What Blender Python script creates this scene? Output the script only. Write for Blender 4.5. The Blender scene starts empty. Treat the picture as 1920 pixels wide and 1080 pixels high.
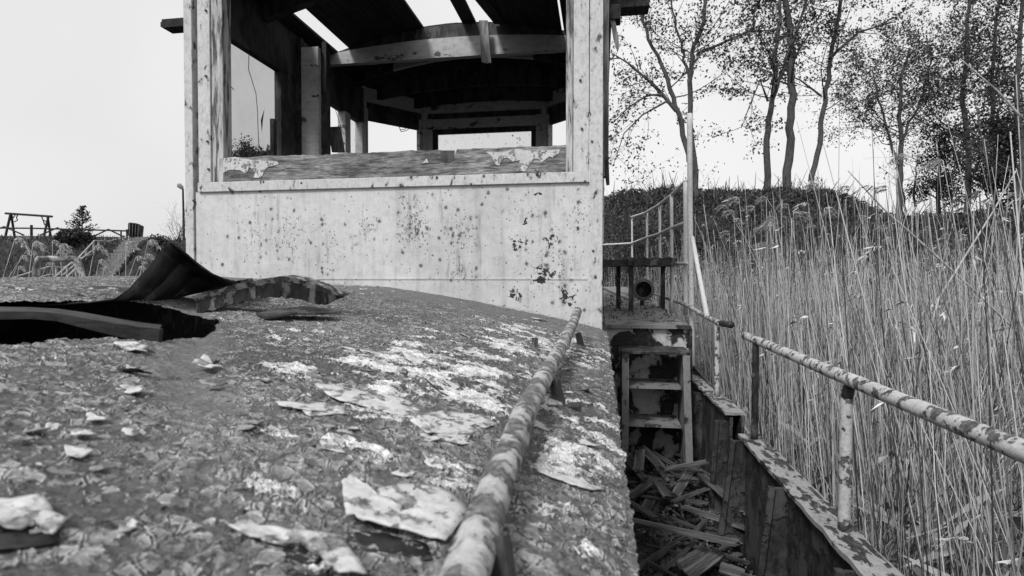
import bpy, math, random
import numpy as np
from mathutils import Vector, Matrix, noise as mn
rnd = random.Random(7)
rng = np.random.default_rng(7)
scene = bpy.context.scene
C = scene.collection
R = math.radians

# ------------------------------------------------------------------ camera
EYE = 1.75                       # eye height above the mud / water
F = 1050.0                       # focal length in photo pixels (1920 wide)
YAW, PITCH = R(8.93), R(-1.09)
cam_d = bpy.data.cameras.new('camera'); cam = bpy.data.objects.new('camera', cam_d); C.objects.link(cam)
cam.location = (0, 0, EYE)
cam.rotation_euler = (R(90) + PITCH, 0, YAW)
cam_d.sensor_width = 36; cam_d.lens = 36 * F / 1920
cam_d.clip_start = 0.03; cam_d.clip_end = 2000
cam_d.dof.use_dof = True; cam_d.dof.focus_distance = 3.0; cam_d.dof.aperture_fstop = 8.5
scene.camera = cam

# ------------------------------------------------------------------ world, sun, exposure
SUN_EL, SUN_AZ = 48, 205         # azimuth from +Y clockwise: behind the camera, to the left
w = bpy.data.worlds.new('World'); scene.world = w; w.use_nodes = True
nt = w.node_tree; nt.nodes.clear()
out = nt.nodes.new('ShaderNodeOutputWorld')
sky = nt.nodes.new('ShaderNodeTexSky'); sky.sky_type = 'NISHITA'; sky.sun_disc = False
sky.sun_elevation = R(SUN_EL); sky.sun_rotation = R(SUN_AZ); sky.dust_density = 4.0; sky.ozone_density = 1.0
bw = nt.nodes.new('ShaderNodeRGBToBW'); nt.links.new(sky.outputs[0], bw.inputs[0])
b1 = nt.nodes.new('ShaderNodeBackground'); b1.inputs[1].default_value = 0.05
nt.links.new(bw.outputs[0], b1.inputs[0])
# high cloud layer: soft, barely uneven grey
tc = nt.nodes.new('ShaderNodeTexCoord')
cn = nt.nodes.new('ShaderNodeTexNoise'); cn.inputs['Scale'].default_value = 1.6; cn.inputs['Detail'].default_value = 3
nt.links.new(tc.outputs['Generated'], cn.inputs['Vector'])
cr = nt.nodes.new('ShaderNodeValToRGB')
cr.color_ramp.elements[0].position = .3; cr.color_ramp.elements[0].color = (.58, .58, .58, 1)
cr.color_ramp.elements[1].position = .7; cr.color_ramp.elements[1].color = (.76, .76, .76, 1)
nt.links.new(cn.outputs[0], cr.inputs[0])
b2 = nt.nodes.new('ShaderNodeBackground'); b2.inputs[1].default_value = 0.9
nt.links.new(cr.outputs[0], b2.inputs[0])
ad = nt.nodes.new('ShaderNodeAddShader')
nt.links.new(b1.outputs[0], ad.inputs[0]); nt.links.new(b2.outputs[0], ad.inputs[1]); nt.links.new(ad.outputs[0], out.inputs[0])
sd = bpy.data.lights.new('sun', 'SUN'); sd.energy = 2.6; sd.angle = R(12); sd.color = (1, 1, 1)
so = bpy.data.objects.new('sun', sd); C.objects.link(so)
az = R(SUN_AZ); el = R(SUN_EL)
sdir = Vector((math.sin(az) * math.cos(el), math.cos(az) * math.cos(el), math.sin(el)))
so.rotation_euler = sdir.to_track_quat('Z', 'Y').to_euler(); so.location = (0, 0, 30)
scene.view_settings.view_transform = 'Standard'; scene.view_settings.look = 'None'
scene.view_settings.exposure = 0.2; scene.view_settings.gamma = 1
scene.render.engine = 'CYCLES'
scene.cycles.use_denoising = True
scene.cycles.max_bounces = 6; scene.cycles.transparent_max_bounces = 12

# ------------------------------------------------------------------ rays from the photograph to planes of the place
MR = Matrix.Rotation(YAW, 3, 'Z') @ Matrix.Rotation(R(90) + PITCH, 3, 'X')
def ray(px, py): return MR @ Vector(((px - 960) / F, (540 - py) / F, -1))
def PY(px, py, Y): d = ray(px, py); return Vector((0, 0, EYE)) + d * (Y / d.y)
def PX(px, py, X): d = ray(px, py); return Vector((0, 0, EYE)) + d * (X / d.x)
def PZ(px, py, z): d = ray(px, py); return Vector((0, 0, EYE)) + d * ((z - EYE) / d.z)
def PC(px, py, zc): return Vector((0, 0, EYE)) + ray(px, py) * zc
RX = [-2.6, -2.3, -2.1, -1.6, -1.05, -.58, -.32, -.12, .0, .03, .3]
RD = [.06, .025, .0, .018, .056, .126, .170, .215, .246, .262, .30]
def roofz(X): return EYE - float(np.interp(X, RX, RD))
def RP(px, py):
    d = ray(px, py); lo, hi = .15, 6.
    o = Vector((0, 0, EYE)); t = lo
    while t < hi:
        p = o + d * t
        if p.z < roofz(p.x): break
        t += .01
    return o + d * t

# ------------------------------------------------------------------ mesh helpers
WL = {}                                            # world location of a parent
class MB:
    def __init__(s): s.v = []; s.f = []
    def add(s, vs, fs):
        n = len(s.v); s.v += [tuple(v) for v in vs]; s.f += [tuple(i + n for i in f) for f in fs]; return s
    def box(s, a, b, M=None):
        x0, y0, z0 = a; x1, y1, z1 = b
        vs = [(x0,y0,z0),(x1,y0,z0),(x1,y1,z0),(x0,y1,z0),(x0,y0,z1),(x1,y0,z1),(x1,y1,z1),(x0,y1,z1)]
        if M: vs = [M @ Vector(v) for v in vs]
        return s.add(vs, [(0,3,2,1),(4,5,6,7),(0,1,5,4),(1,2,6,5),(2,3,7,6),(3,0,4,7)])
    def tube(s, pts, rad, n=8, caps=True, wob=0):
        pts = [Vector(p) for p in pts]
        if not hasattr(rad, '__len__'): rad = [rad] * len(pts)
        base = len(s.v); up = None; vs = []
        for i, p in enumerate(pts):
            t = (pts[min(i+1, len(pts)-1)] - pts[max(i-1, 0)]).normalized()
            if up is None:
                up = Vector((0,0,1)) if abs(t.z) < .9 else Vector((1,0,0))
            a = (up - t * up.dot(t)).normalized(); b = t.cross(a); up = a
            for k in range(n):
                th = 2*math.pi*k/n
                r = rad[i] * (1 + (wob * mn.noise(p*9 + Vector((k*1.7, 0, 0))) if wob else 0))
                vs.append(p + (a*math.cos(th) + b*math.sin(th)) * r)
        fs = []
        for i in range(len(pts)-1):
            for k in range(n):
                k2 = (k+1) % n
                fs.append((i*n+k, i*n+k2, (i+1)*n+k2, (i+1)*n+k))
        if caps:
            fs.append(tuple(range(n))[::-1]); fs.append(tuple((len(pts)-1)*n+k for k in range(n)))
        return s.add(vs, fs)
    def strip(s, A, B, th=None):
        """surface between two polylines; th = thickness vector offset"""
        n = len(A); vs = list(A) + list(B); fs = [(i, i+1, n+i+1, n+i) for i in range(n-1)]
        if th is not None:
            th = Vector(th); m = 2*n; vs = vs + [Vector(v) + th for v in vs]
            fs += [(m+i, m+n+i, m+n+i+1, m+i+1) for i in range(n-1)]
            fs += [(i, m+i, m+i+1, i+1) for i in range(n-1)] + [(n+i, n+i+1, m+n+i+1, m+n+i) for i in range(n-1)]
            fs += [(0, n, m+n, m), (n-1, m+n-1, m+2*n-1, 2*n-1)]
        return s.add(vs, fs)
    def build(s, name, mat, parent=None, origin=None, smooth=False, bevel=0):
        me = bpy.data.meshes.new(name); vs = s.v
        if parent is None and origin is not None:
            o_ = Vector(origin); vs = [tuple(Vector(v) - o_) for v in vs]
        me.from_pydata(vs, [], s.f); me.update(); me.materials.append(mat)
        if smooth: me.shade_smooth()
        o = bpy.data.objects.new(name, me); C.objects.link(o)
        if parent is not None:
            o.parent = parent; o.location = -WL[parent.name]; WL[o.name] = Vector((0,0,0))
        elif origin is not None: o.location = origin; WL[o.name] = Vector(origin)
        else: WL[o.name] = Vector((0,0,0))
        if bevel:
            m = o.modifiers.new('bevel', 'BEVEL'); m.width = bevel; m.segments = 1; m.limit_method = 'ANGLE'
        return o
def mesh_np(name, V, Fq, mat, smooth=False, parent=None):
    V = np.asarray(V, dtype=np.float32).reshape(-1, 3); Fq = np.asarray(Fq, dtype=np.int32); k = Fq.shape[1]
    me = bpy.data.meshes.new(name)
    me.vertices.add(len(V)); me.vertices.foreach_set('co', V.ravel())
    me.loops.add(Fq.size); me.loops.foreach_set('vertex_index', Fq.ravel())
    me.polygons.add(len(Fq)); me.polygons.foreach_set('loop_start', np.arange(0, Fq.size, k, dtype=np.int32))
    me.polygons.foreach_set('loop_total', np.full(len(Fq), k, dtype=np.int32))
    me.update(calc_edges=True); me.materials.append(mat)
    if smooth: me.shade_smooth()
    o = bpy.data.objects.new(name, me); C.objects.link(o)
    if parent is not None:
        o.parent = parent; o.location = -WL[parent.name]; WL[o.name] = Vector((0,0,0))
    return o
def tag(o, label=None, cat=None, group=None, kind=None):
    if label: o['label'] = label
    if cat: o['category'] = cat
    if group: o['group'] = group
    if kind: o['kind'] = kind
    return o
def empty(name, loc, label, cat, group=None):
    o = bpy.data.objects.new(name, None); C.objects.link(o); o.location = loc; WL[o.name] = Vector(loc)
    o.empty_display_size = .2
    return tag(o, label, cat, group)

# ------------------------------------------------------------------ shader helpers
class SH:
    def __init__(s, name):
        s.m = bpy.data.materials.new(name); s.m.use_nodes = True; s.t = s.m.node_tree; s.t.nodes.clear()
        s.out = s.t.nodes.new('ShaderNodeOutputMaterial')
        s.co = s.t.nodes.new('ShaderNodeTexCoord').outputs['Object']
    def N(s, ty): return s.t.nodes.new(ty)
    def put(s, sock, v):
        if hasattr(v, 'is_output'): s.t.links.new(v, sock)
        elif isinstance(v, (int, float)) and sock.type in ('RGBA',): sock.default_value = (v, v, v, 1)
        else: sock.default_value = v
    def map(s, scale, loc=(0,0,0), vec=None, rot=(0,0,0)):
        n = s.N('ShaderNodeMapping'); s.put(n.inputs[0], vec or s.co)
        n.inputs['Scale'].default_value = scale; n.inputs['Location'].default_value = loc; n.inputs['Rotation'].default_value = rot
        return n.outputs[0]
    def noise(s, sc, det=3, ro=.55, vec=None, dist=0):
        n = s.N('ShaderNodeTexNoise'); s.put(n.inputs['Vector'], vec or s.co)
        n.inputs['Scale'].default_value = sc; n.inputs['Detail'].default_value = det
        n.inputs['Roughness'].default_value = ro; n.inputs['Distortion'].default_value = dist
        return n.outputs[0]
    def vor(s, sc, vec=None, feat='F1', out=0, rand=1):
        n = s.N('ShaderNodeTexVoronoi'); n.feature = feat; s.put(n.inputs['Vector'], vec or s.co)
        n.inputs['Scale'].default_value = sc; n.inputs['Randomness'].default_value = rand
        return n.outputs[out]
    def math(s, op, a, b=0, c=0, clamp=False):
        n = s.N('ShaderNodeMath'); n.operation = op; n.use_clamp = clamp
        s.put(n.inputs[0], a); s.put(n.inputs[1], b)
        if op in ('MULTIPLY_ADD', 'SMOOTH_MIN'): s.put(n.inputs[2], c)
        return n.outputs[0]
    def step(s, v, a, b, lo=0., hi=1.):
        n = s.N('ShaderNodeMapRange'); n.interpolation_type = 'SMOOTHSTEP'; s.put(n.inputs[0], v)
        n.inputs[1].default_value = a; n.inputs[2].default_value = b; n.inputs[3].default_value = lo; n.inputs[4].default_value = hi
        return n.outputs[0]
    def mix(s, f, a, b):
        n = s.N('ShaderNodeMix'); n.data_type = 'FLOAT'; s.put(n.inputs[0], f); s.put(n.inputs[2], a); s.put(n.inputs[3], b)
        return n.outputs[0]
    def vadd(s, vec, sc_noise, amt):
        """vector distorted by noise colour"""
        n = s.N('ShaderNodeTexNoise'); s.put(n.inputs['Vector'], vec); n.inputs['Scale'].default_value = sc_noise; n.inputs['Detail'].default_value = 2
        m = s.N('ShaderNodeVectorMath'); m.operation = 'MULTIPLY_ADD'
        s.put(m.inputs[0], n.outputs['Color']); m.inputs[1].default_value = (amt,)*3; s.put(m.inputs[2], vec)
        return m.outputs[0]
    def blob(s, c, r, sc=(1,1,1)):
        """1 inside, falling to 0 at radius r round world point c (r may be stretched)"""
        n = s.N('ShaderNodeVectorMath'); n.operation = 'SUBTRACT'; s.put(n.inputs[0], s.co); n.inputs[1].default_value = c
        m = s.N('ShaderNodeVectorMath'); m.operation = 'MULTIPLY'; s.put(m.inputs[0], n.outputs[0]); m.inputs[1].default_value = sc
        l = s.N('ShaderNodeVectorMath'); l.operation = 'LENGTH'; s.put(l.inputs[0], m.outputs[0])
        return s.step(l.outputs['Value'], 0, r, 1, 0)
    def sep(s, k, vec=None):
        n = s.N('ShaderNodeSeparateXYZ'); s.put(n.inputs[0], vec or s.co); return n.outputs[k]
    def done(s, col, rough=.8, h=None, bump=.5, dist=.004, spec=.3, disp=None, disp_scale=1.):
        b = s.N('ShaderNodeBsdfPrincipled')
        c = s.N('ShaderNodeCombineColor')
        for k in range(3): s.put(c.inputs[k], col)
        s.t.links.new(c.outputs[0], b.inputs['Base Color']); s.put(b.inputs['Roughness'], rough)
        b.inputs['Specular IOR Level'].default_value = spec
        if h is not None:
            n = s.N('ShaderNodeBump'); n.inputs['Strength'].default_value = bump; n.inputs['Distance'].default_value = dist
            s.put(n.inputs['Height'], h); s.t.links.new(n.outputs[0], b.inputs['Normal'])
        s.t.links.new(b.outputs[0], s.out.inputs[0])
        if disp is not None:
            d = s.N('ShaderNodeDisplacement'); s.put(d.inputs['Height'], disp); d.inputs['Midlevel'].default_value = 0
            d.inputs['Scale'].default_value = disp_scale; s.t.links.new(d.outputs[0], s.out.inputs['Displacement'])
            s.m.displacement_method = 'BOTH'
        return s.m

def mat_peel(name, paint=.55, under=.05, sc=14, thr=.5, stretch=(1,1,1), edge=.03, dirt=.25, grain=60, rough=.7, bump=.6, dist=.003):
    s = SH(name); v = s.map(stretch)
    n = s.noise(sc, 6, .62, v); m = s.step(n, thr-edge*.3, thr+edge*.3)           # 1 = bare
    rim = s.math('MULTIPLY', s.step(n, thr-edge*1.6, thr), s.math('SUBTRACT', 1, m))
    d = s.noise(sc*.35, 4, .6, v); g = s.noise(grain, 4, .7, v)
    p = s.math('MULTIPLY', paint, s.math('SUBTRACT', 1.12, s.math('MULTIPLY', d, dirt)))
    p = s.math('MULTIPLY', p, s.step(g, .25, .6, .72, 1.05))
    p = s.math('MULTIPLY', p, s.math('SUBTRACT', 1, s.math('MULTIPLY', rim, .35)))
    sp = s.step(s.vor(grain*1.2, v), .05, .13, .25, 1)
    p = s.math('MULTIPLY', p, sp)
    u = s.math('MULTIPLY', under, s.step(s.noise(grain*.7, 4, .7, v), .3, .75, .4, 2.2))
    col = s.mix(m, p, u)
    h = s.math('ADD', s.math('MULTIPLY', s.math('SUBTRACT', 1, m), 1), s.math('MULTIPLY', g, .35))
    return s.done(col, rough, h, bump, dist)
def mat_wood(name, base=.12, axis=(1, 1, .06), sc=55, hi=2.0, rough=.85, paint=0, thr=.5, white=.6):
    s = SH(name); v = s.map(axis)
    g = s.noise(sc, 5, .7, v, .4); g2 = s.noise(sc*3.1, 3, .7, v); big = s.noise(4, 3, .5)
    col = s.math('MULTIPLY', base, s.step(g, .3, .72, .35, hi))
    col = s.math('MULTIPLY', col, s.step(g2, .3, .7, .65, 1.25)); col = s.math('MULTIPLY', col, s.step(big, .3, .7, .7, 1.3))
    h = s.math('ADD', g, s.math('MULTIPLY', g2, .4))
    if paint:
        pn = s.noise(paint, 5, .6, s.map((1, 1, .6))); pm = s.step(pn, thr-.01, thr+.01)
        col = s.mix(pm, col, s.math('MULTIPLY', white, s.step(g, .3, .7, .8, 1.05))); h = s.math('ADD', h, s.math('MULTIPLY', pm, .8))
    return s.done(col, rough, h, .7, .002)
def mat_plain(name, base, var=.3, sc=20, rough=.8, stretch=(1,1,1), spec=.2):
    s = SH(name); n = s.noise(sc, 4, .6, s.map(stretch)); n2 = s.noise(sc*6, 3, .6, s.map(stretch))
    col = s.math('MULTIPLY', base, s.step(n, .25, .75, 1-var, 1+var)); col = s.math('MULTIPLY', col, s.step(n2, .25, .75, 1-var*.6, 1+var*.6))
    return s.done(col, rough, n2, .3, .003, spec)
def mat_leaf(name, base, var=.5, trans=.25):
    s = SH(name); n = s.N('ShaderNodeNewGeometry').outputs['Random Per Island']
    col = s.math('MULTIPLY', base, s.step(n, 0, 1, 1-var, 1+var))
    m = s.done(col, .6, spec=.3)
    bs = [x for x in s.t.nodes if x.type == 'BSDF_PRINCIPLED'][0]
    tr = s.N('ShaderNodeBsdfTranslucent'); s.t.links.new(bs.inputs['Base Color'].links[0].from_socket, tr.inputs[0])
    mx = s.N('ShaderNodeMixShader'); mx.inputs[0].default_value = trans
    s.t.links.new(bs.outputs[0], mx.inputs[1]); s.t.links.new(tr.outputs[0], mx.inputs[2]); s.t.links.new(mx.outputs[0], s.out.inputs[0])
    return m

# wheelhouse wall paint -------------------------------------------------
def mat_wall(name='painted_wall', blobs=True):
    s = SH(name)
    big = s.noise(2.2, 4, .6); fine = s.noise(160, 3, .7); mid = s.noise(28, 5, .7)
    base = s.math('MULTIPLY', .49, s.step(big, .3, .7, .86, 1.08))
    base = s.math('MULTIPLY', base, s.step(fine, .3, .7, .88, 1.06))
    base = s.math('MULTIPLY', base, s.step(mid, .3, .62, .87, 1.03))
    st = s.noise(16, 4, .6, s.map((1, 1, .07)))                      # run-off streaks
    base = s.math('MULTIPLY', base, s.step(st, .48, .78, 1, .74))
    dens = 0.0; chip = None
    if blobs:
        def pw(px, py): return tuple(PY(px, py, 2.7))
        ds = [((775, 425), .17, .55), ((760, 380), .1, .4), ((545, 440), .25, .34), ((480, 440), .2, .3), ((690, 430), .12, .35), ((860, 440), .22, .38),
              ((620, 460), .2, .25), ((1085, 400), .16, .3), ((1040, 500), .3, .3), ((860, 510), .12, .35), ((985, 400), .2, .25)]
        dens = s.math('ADD', 0, 0)
        for (c, r, a) in ds:
            dens = s.math('MAXIMUM', dens, s.math('MULTIPLY', s.blob(pw(*c), r, (1, 0, .75)), a))
        cs = [((970, 462), .07, .5), ((1016, 515), .085, .9), ((968, 552), .06, .7), ((1062, 556), .06, .7), ((1030, 452), .06, .55), ((1072, 575), .04, .6), ((1010, 365), .03, .5), ((985, 415), .03, .5), ((1085, 425), .05, .4)]
        chip = s.math('ADD', 0, 0)
        for (c, r, a) in cs: chip = s.math('MAXIMUM', chip, s.math('MULTIPLY', s.blob(pw(*c), r, (1, 0, 1)), a))
    # rust blooms: dark cores with soft brown-grey halo
    vv = s.vadd(s.vadd(s.map((1, 0, .85) if blobs else (1, 1, 1)), 30, .014), 110, .010)
    v1 = s.vor(32, vv); r1 = s.vor(32, vv, out=1)
    rs = s.sep(0, r1)
    thr = s.math('ADD', s.math('MULTIPLY', dens, 1.1), .05)
    on = s.step(s.math('SUBTRACT', s.math('ADD', thr, .0), rs), -.02, .02)
    core = s.math('MULTIPLY', s.step(v1, .14, .32, 1, 0), on); halo = s.math('MULTIPLY', s.step(v1, .05, .55, 1, 0), on)
    v2 = s.vor(75, vv); rs2 = s.sep(0, s.vor(75, vv, out=1))
    on2 = s.step(s.math('SUBTRACT', s.math('ADD', s.math('MULTIPLY', dens, .9), .07), rs2), -.01, .01)
    core2 = s.math('MULTIPLY', s.step(v2, .18, .34, 1, 0), on2)
    col = s.math('MULTIPLY', base, s.math('SUBTRACT', 1, s.math('MULTIPLY', halo, .42)))
    if blobs:
        cl = s.step(s.math('ADD', s.noise(60, 5, .72, s.map((1, 1, .75))), s.math('MULTIPLY', dens, .30)), .66, .71)
        cl = s.math('MULTIPLY', cl, s.step(dens, .08, .3)); core = s.math('MAXIMUM', core, cl)
        run = s.step(s.math('ADD', s.noise(30, 4, .6, s.map((1, 1, .12))), s.math('MULTIPLY', dens, .22)), .58, .80, 0, .5)
        col = s.math('MULTIPLY', col, s.math('SUBTRACT', 1, run))
    dk = s.math('MAXIMUM', core, core2); h = s.math('SUBTRACT', 0, s.math('MULTIPLY', dk, .3))
    col = s.mix(s.math('MULTIPLY', dk, .85), col, .045)
    tiny = s.math('MULTIPLY', s.step(s.vor(190), .12, .22, 1, 0), s.step(s.noise(9, 4, .6), .47, .6))
    col = s.mix(s.math('MULTIPLY', tiny, .6), col, .12)
    if blobs:
        cn_ = s.noise(42, 4, .62, s.vadd(s.co, 18, .05))
        cm = s.step(s.math('ADD', cn_, s.math('MULTIPLY', chip, .27)), .655, .668)
        cm = s.math('MULTIPLY', cm, s.step(chip, .02, .12))
        col = s.mix(cm, col, .022); h = s.math('SUBTRACT', h, cm)
    return s.done(col, .55, s.math('ADD', h, s.math('MULTIPLY', fine, .12)), .5, .003, .35)

# deckhouse roof: layers of old paint lifting in flakes --------------------
def mat_roof():
    s = SH('flaking_roof_paint')
    X, Y = s.sep(0), s.sep(1)
    v = s.vadd(s.co, 22, .03)
    v3 = s.map((1, 1, .4), vec=v)
    big = s.noise(2.3, 5, .6); mid = s.noise(11, 5, .62); fine = s.noise(120, 5, .75); fin2 = s.noise(330, 3, .7)
    base = s.math('MULTIPLY', .078, s.step(big, .3, .7, .8, 1.3)); base = s.math('MULTIPLY', base, s.step(fine, .3, .7, .6, 1.5))
    f1 = s.vor(60, v3); c1 = s.sep(0, s.vor(60, v3, out=1))                # thumbnail sized flakes
    dens = s.step(s.math('ADD', s.math('MULTIPLY', big, .55), s.math('MULTIPLY', mid, .45)), .34, .58, .2, .97)
    on1 = s.step(s.math('SUBTRACT', dens, c1), -.02, .02)
    e1 = s.math('ADD', f1, s.math('MULTIPLY', s.noise(90, 3, .6), .35))
    isl = s.math('ADD', s.noise(44, 5, .62), s.math('MULTIPLY', s.math('SUBTRACT', dens, .5), .16))
    ed = s.vor(52, v3, feat='DISTANCE_TO_EDGE'); ed = s.math('ADD', ed, s.math('MULTIPLY', s.math('SUBTRACT', fine, .5), .12))
    k1 = s.math('MULTIPLY', s.step(isl, .515, .535), s.step(ed, .035, .065))
    e1 = s.step(ed, .03, .22, .56, .1); on1 = s.step(isl, .47, .515)
    f2 = s.vor(130, v3); c2 = s.sep(0, s.vor(130, v3, out=1))
    on2 = s.step(s.math('SUBTRACT', dens, c2), -.02, .02)
    k2 = s.math('MULTIPLY', s.step(s.math('ADD', f2, s.math('MULTIPLY', fine, .3)), .5, .55, 1, 0), on2)
    ring = s.math('MULTIPLY', k1, s.step(e1, .25, .5, .55, 1.15))
    fl = s.math('MULTIPLY', s.math('MULTIPLY', .26, s.step(c1, 0, 1, .6, 1.35)), s.step(fine, .3, .7, .65, 1.2))
    col = s.mix(s.math('MULTIPLY', k2, .85), base, s.math('MULTIPLY', .20, s.step(fine, .3, .7, .6, 1.3)))
    col = s.mix(k1, col, s.math('MULTIPLY', fl, s.step(e1, .2, .5, .75, 1.15)))
    gap = s.math('MULTIPLY', s.step(e1, .54, .60), s.step(e1, .60, .72, 1, 0)); col = s.math('MULTIPLY', col, s.math('SUBTRACT', 1, s.math('MULTIPLY', gap, s.math('MULTIPLY', on1, .55))))
    # big plates of white undercoat: most of them beside the handrail
    zone = s.math('MAXIMUM', s.blob((-.30, .98, 1.55), .42, (1, .75, 0)), s.math('MULTIPLY', s.blob((-.18, 1.7, 1.55), .55, (1.2, .6, 0)), .8))
    zone = s.math('MAXIMUM', zone, s.math('MULTIPLY', s.blob((.0, .75, 1.5), .3, (2, .5, 0)), .75))
    zone = s.math('MAXIMUM', zone, s.math('MULTIPLY', s.blob((-.25, .50, 1.5), .2, (1, 1, 0)), .5))
    wn = s.noise(13, 7, .66, s.map((.8, 1.25, 1), vec=s.vadd(s.co, 9, .05)))
    ws = s.math('ADD', wn, s.math('SUBTRACT', s.math('MULTIPLY', zone, .165), .026))
    wm = s.step(ws, .612, .620)
    wm2 = s.math('MULTIPLY', wm, s.step(s.noise(60, 5, .7), .62, .66, 1, .0))
    white = s.math('MULTIPLY', .62, s.step(s.noise(45, 5, .7), .3, .6, .55, 1.15)); white = s.math('MULTIPLY', white, s.step(fine, .3, .6, .75, 1.05))
    col = s.mix(wm2, col, white)
    # bare damp trail and cleaner grey sweep in front of the wheelhouse wall
    dn = s.noise(5, 4, .6)
    line = s.math('ABSOLUTE', s.math('ADD', s.math('ADD', Y, s.math('MULTIPLY', X, 1.25)), s.math('MULTIPLY', s.math('SUBTRACT', dn, .5), .25)))
    band = s.math('MULTIPLY', s.step(line, .02, .10, 1, 0), s.step(X, -.35, -.5))
    sweep = s.math('MULTIPLY', s.step(s.math('ADD', Y, s.math('MULTIPLY', s.math('SUBTRACT', mid, .5), .9)), 2.05, 2.35), s.step(wn, .5, .62, 1, .2))
    sm = s.math('MAXIMUM', s.math('MULTIPLY', band, .75), s.math('MULTIPLY', sweep, .8))
    col = s.mix(sm, col, s.math('MULTIPLY', .125, s.step(fine, .3, .7, .75, 1.25)))
    # tiny pits
    pit = s.step(s.vor(150), .08, .2, .35, 1); col = s.math('MULTIPLY', col, s.math('MAXIMUM', pit, s.math('MULTIPLY', sm, .9)))
    inv = s.math('SUBTRACT', 1, sm)
    cup1 = s.math('MULTIPLY', s.math('MULTIPLY', k1, inv), s.step(e1, .1, .55, .35, 1.))
    H = s.math('ADD', s.math('MULTIPLY', cup1, .0028), s.math('MULTIPLY', s.math('MULTIPLY', k2, inv), .0012))
    H = s.math('ADD', H, s.math('MULTIPLY', wm, s.step(ws, .60, .70, .0050, .0018)))
    H = s.math('ADD', H, s.math('MULTIPLY', s.math('SUBTRACT', mid, .5), .012))
    H = s.math('ADD', H, s.math('MULTIPLY', fine, .0022)); H = s.math('ADD', H, s.math('MULTIPLY', fin2, .0005))
    return s.done(col, .75, disp=H, spec=.3)

M = {}
M['wall'] = mat_wall()
M['roof'] = mat_roof()
M['post_paint'] = mat_peel('chipped_post_paint', .50, .05, 26, .625, (1, 1, .5), dirt=.4, grain=70, edge=.05)
M['trim_crack'] = mat_peel('cracked_trim_paint', .48, .06, 16, .545, (2.5, 2.5, .3), dirt=.5, grain=50, edge=.1)
M['inner_paint'] = mat_peel('dirty_interior_paint', .48, .04, 14, .63, (.5, 1, 1), dirt=.6, grain=40)
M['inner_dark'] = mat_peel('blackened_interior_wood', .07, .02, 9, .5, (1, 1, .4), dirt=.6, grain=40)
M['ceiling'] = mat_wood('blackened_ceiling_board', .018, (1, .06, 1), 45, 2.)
M['sill'] = mat_wood('grey_sill_wood', .11, (.12, 1, 1), 90, 2.6)
M['old_wood'] = mat_wood('weathered_wood', .16, (1, 1, .05), 60, 2.2)
M['white_steel'] = mat_peel('white_rail_paint', .52, .06, 12, .68, (1, 1, 1), dirt=.45, grain=80)
M['rail'] = mat_peel('peeling_handrail_paint', .46, .07, 34, .55, (1, 1, 1), dirt=.5, grain=110, bump=1., dist=.005)
M['bark_rail'] = mat_peel('flaking_pipe_paint', .52, .10, 26, .52, (.9, 1.1, .9), dirt=.7, grain=110, edge=.09, bump=1., dist=.004)
M['black_steel'] = mat_peel('rusted_black_steel', .10, .02, 13, .45, (1, 1, .7), dirt=.6, grain=60, rough=.5, bump=.8)
M['hull_peel'] = mat_peel('rusted_peeling_steel', .085, .022, 9, .49, (1, 1, .8), dirt=.7, grain=50, edge=.05, bump=1., dist=.005, rough=.6)
M['step_paint'] = mat_peel('step_grey_paint', .19, .03, 14, .58, (1, 1, .6), dirt=.4, grain=70)
M['cap'] = mat_peel('bulwark_cap_flakes', .28, .03, 30, .54, (1, .5, 1), dirt=.5, grain=110, bump=1., dist=.004)
M['sheet'] = mat_peel('dark_bent_sheet', .075, .014, 9, .47, (1, 1, 1), dirt=.6, grain=40, rough=.55)
M['flake'] = mat_peel('paint_flake_white', .52, .16, 45, .56, (1, 1, 1), dirt=.4, grain=120)
M['flake_grey'] = mat_peel('paint_flake_grey', .30, .08, 60, .52, (1, 1, 1), dirt=.5, grain=120)
M['bark'] = mat_plain('tree_bark', .07, .5, 8, .9, (6, 6, 1))
M['mud'] = mat_plain('wet_mud', .02, .5, 3)
M['bank'] = mat_plain('bank_soil', .022, .6, 2.5)
M['grass'] = mat_leaf('bank_grass', .065, .8)
M['leaf'] = mat_leaf('young_leaf', .05, .6, .2)
M['needle'] = mat_leaf('needle_foliage', .035, .5, .1)
M['reed'] = mat_leaf('dry_reed', .33, .9, .06)
M['reed_big'] = mat_plain('dry_reed_cane', .34, .4, 30, .7, (1, 1, .2))
M['plume'] = mat_leaf('reed_plume', .30, .3, .3)
M['steps'] = mat_plain('bleached_concrete', .14, .25, 4)
M['pale_wood'] = mat_plain('pale_timber', .33, .3, 12)
M['dark_wood'] = mat_plain('dark_timber', .03, .3, 12)
M['cloth'] = mat_plain('grey_tarpaulin', .12, .4, 8, .6, (1, 1, .3))
M['galv'] = mat_plain('galvanised_steel', .22, .2, 8, .5)
M['litter'] = mat_leaf('dead_leaves', .07, .9, .1)
M['plank'] = mat_wood('debris_plank_wood', .032, (.05, 1, 1), 60, 3.6)
M['plank_pale'] = mat_wood('debris_plank_pale', .06, (.05, 1, 1), 60, 2.6)
M['rivet'] = mat_plain('rusted_screw', .10, .5, 60, .5)
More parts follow.
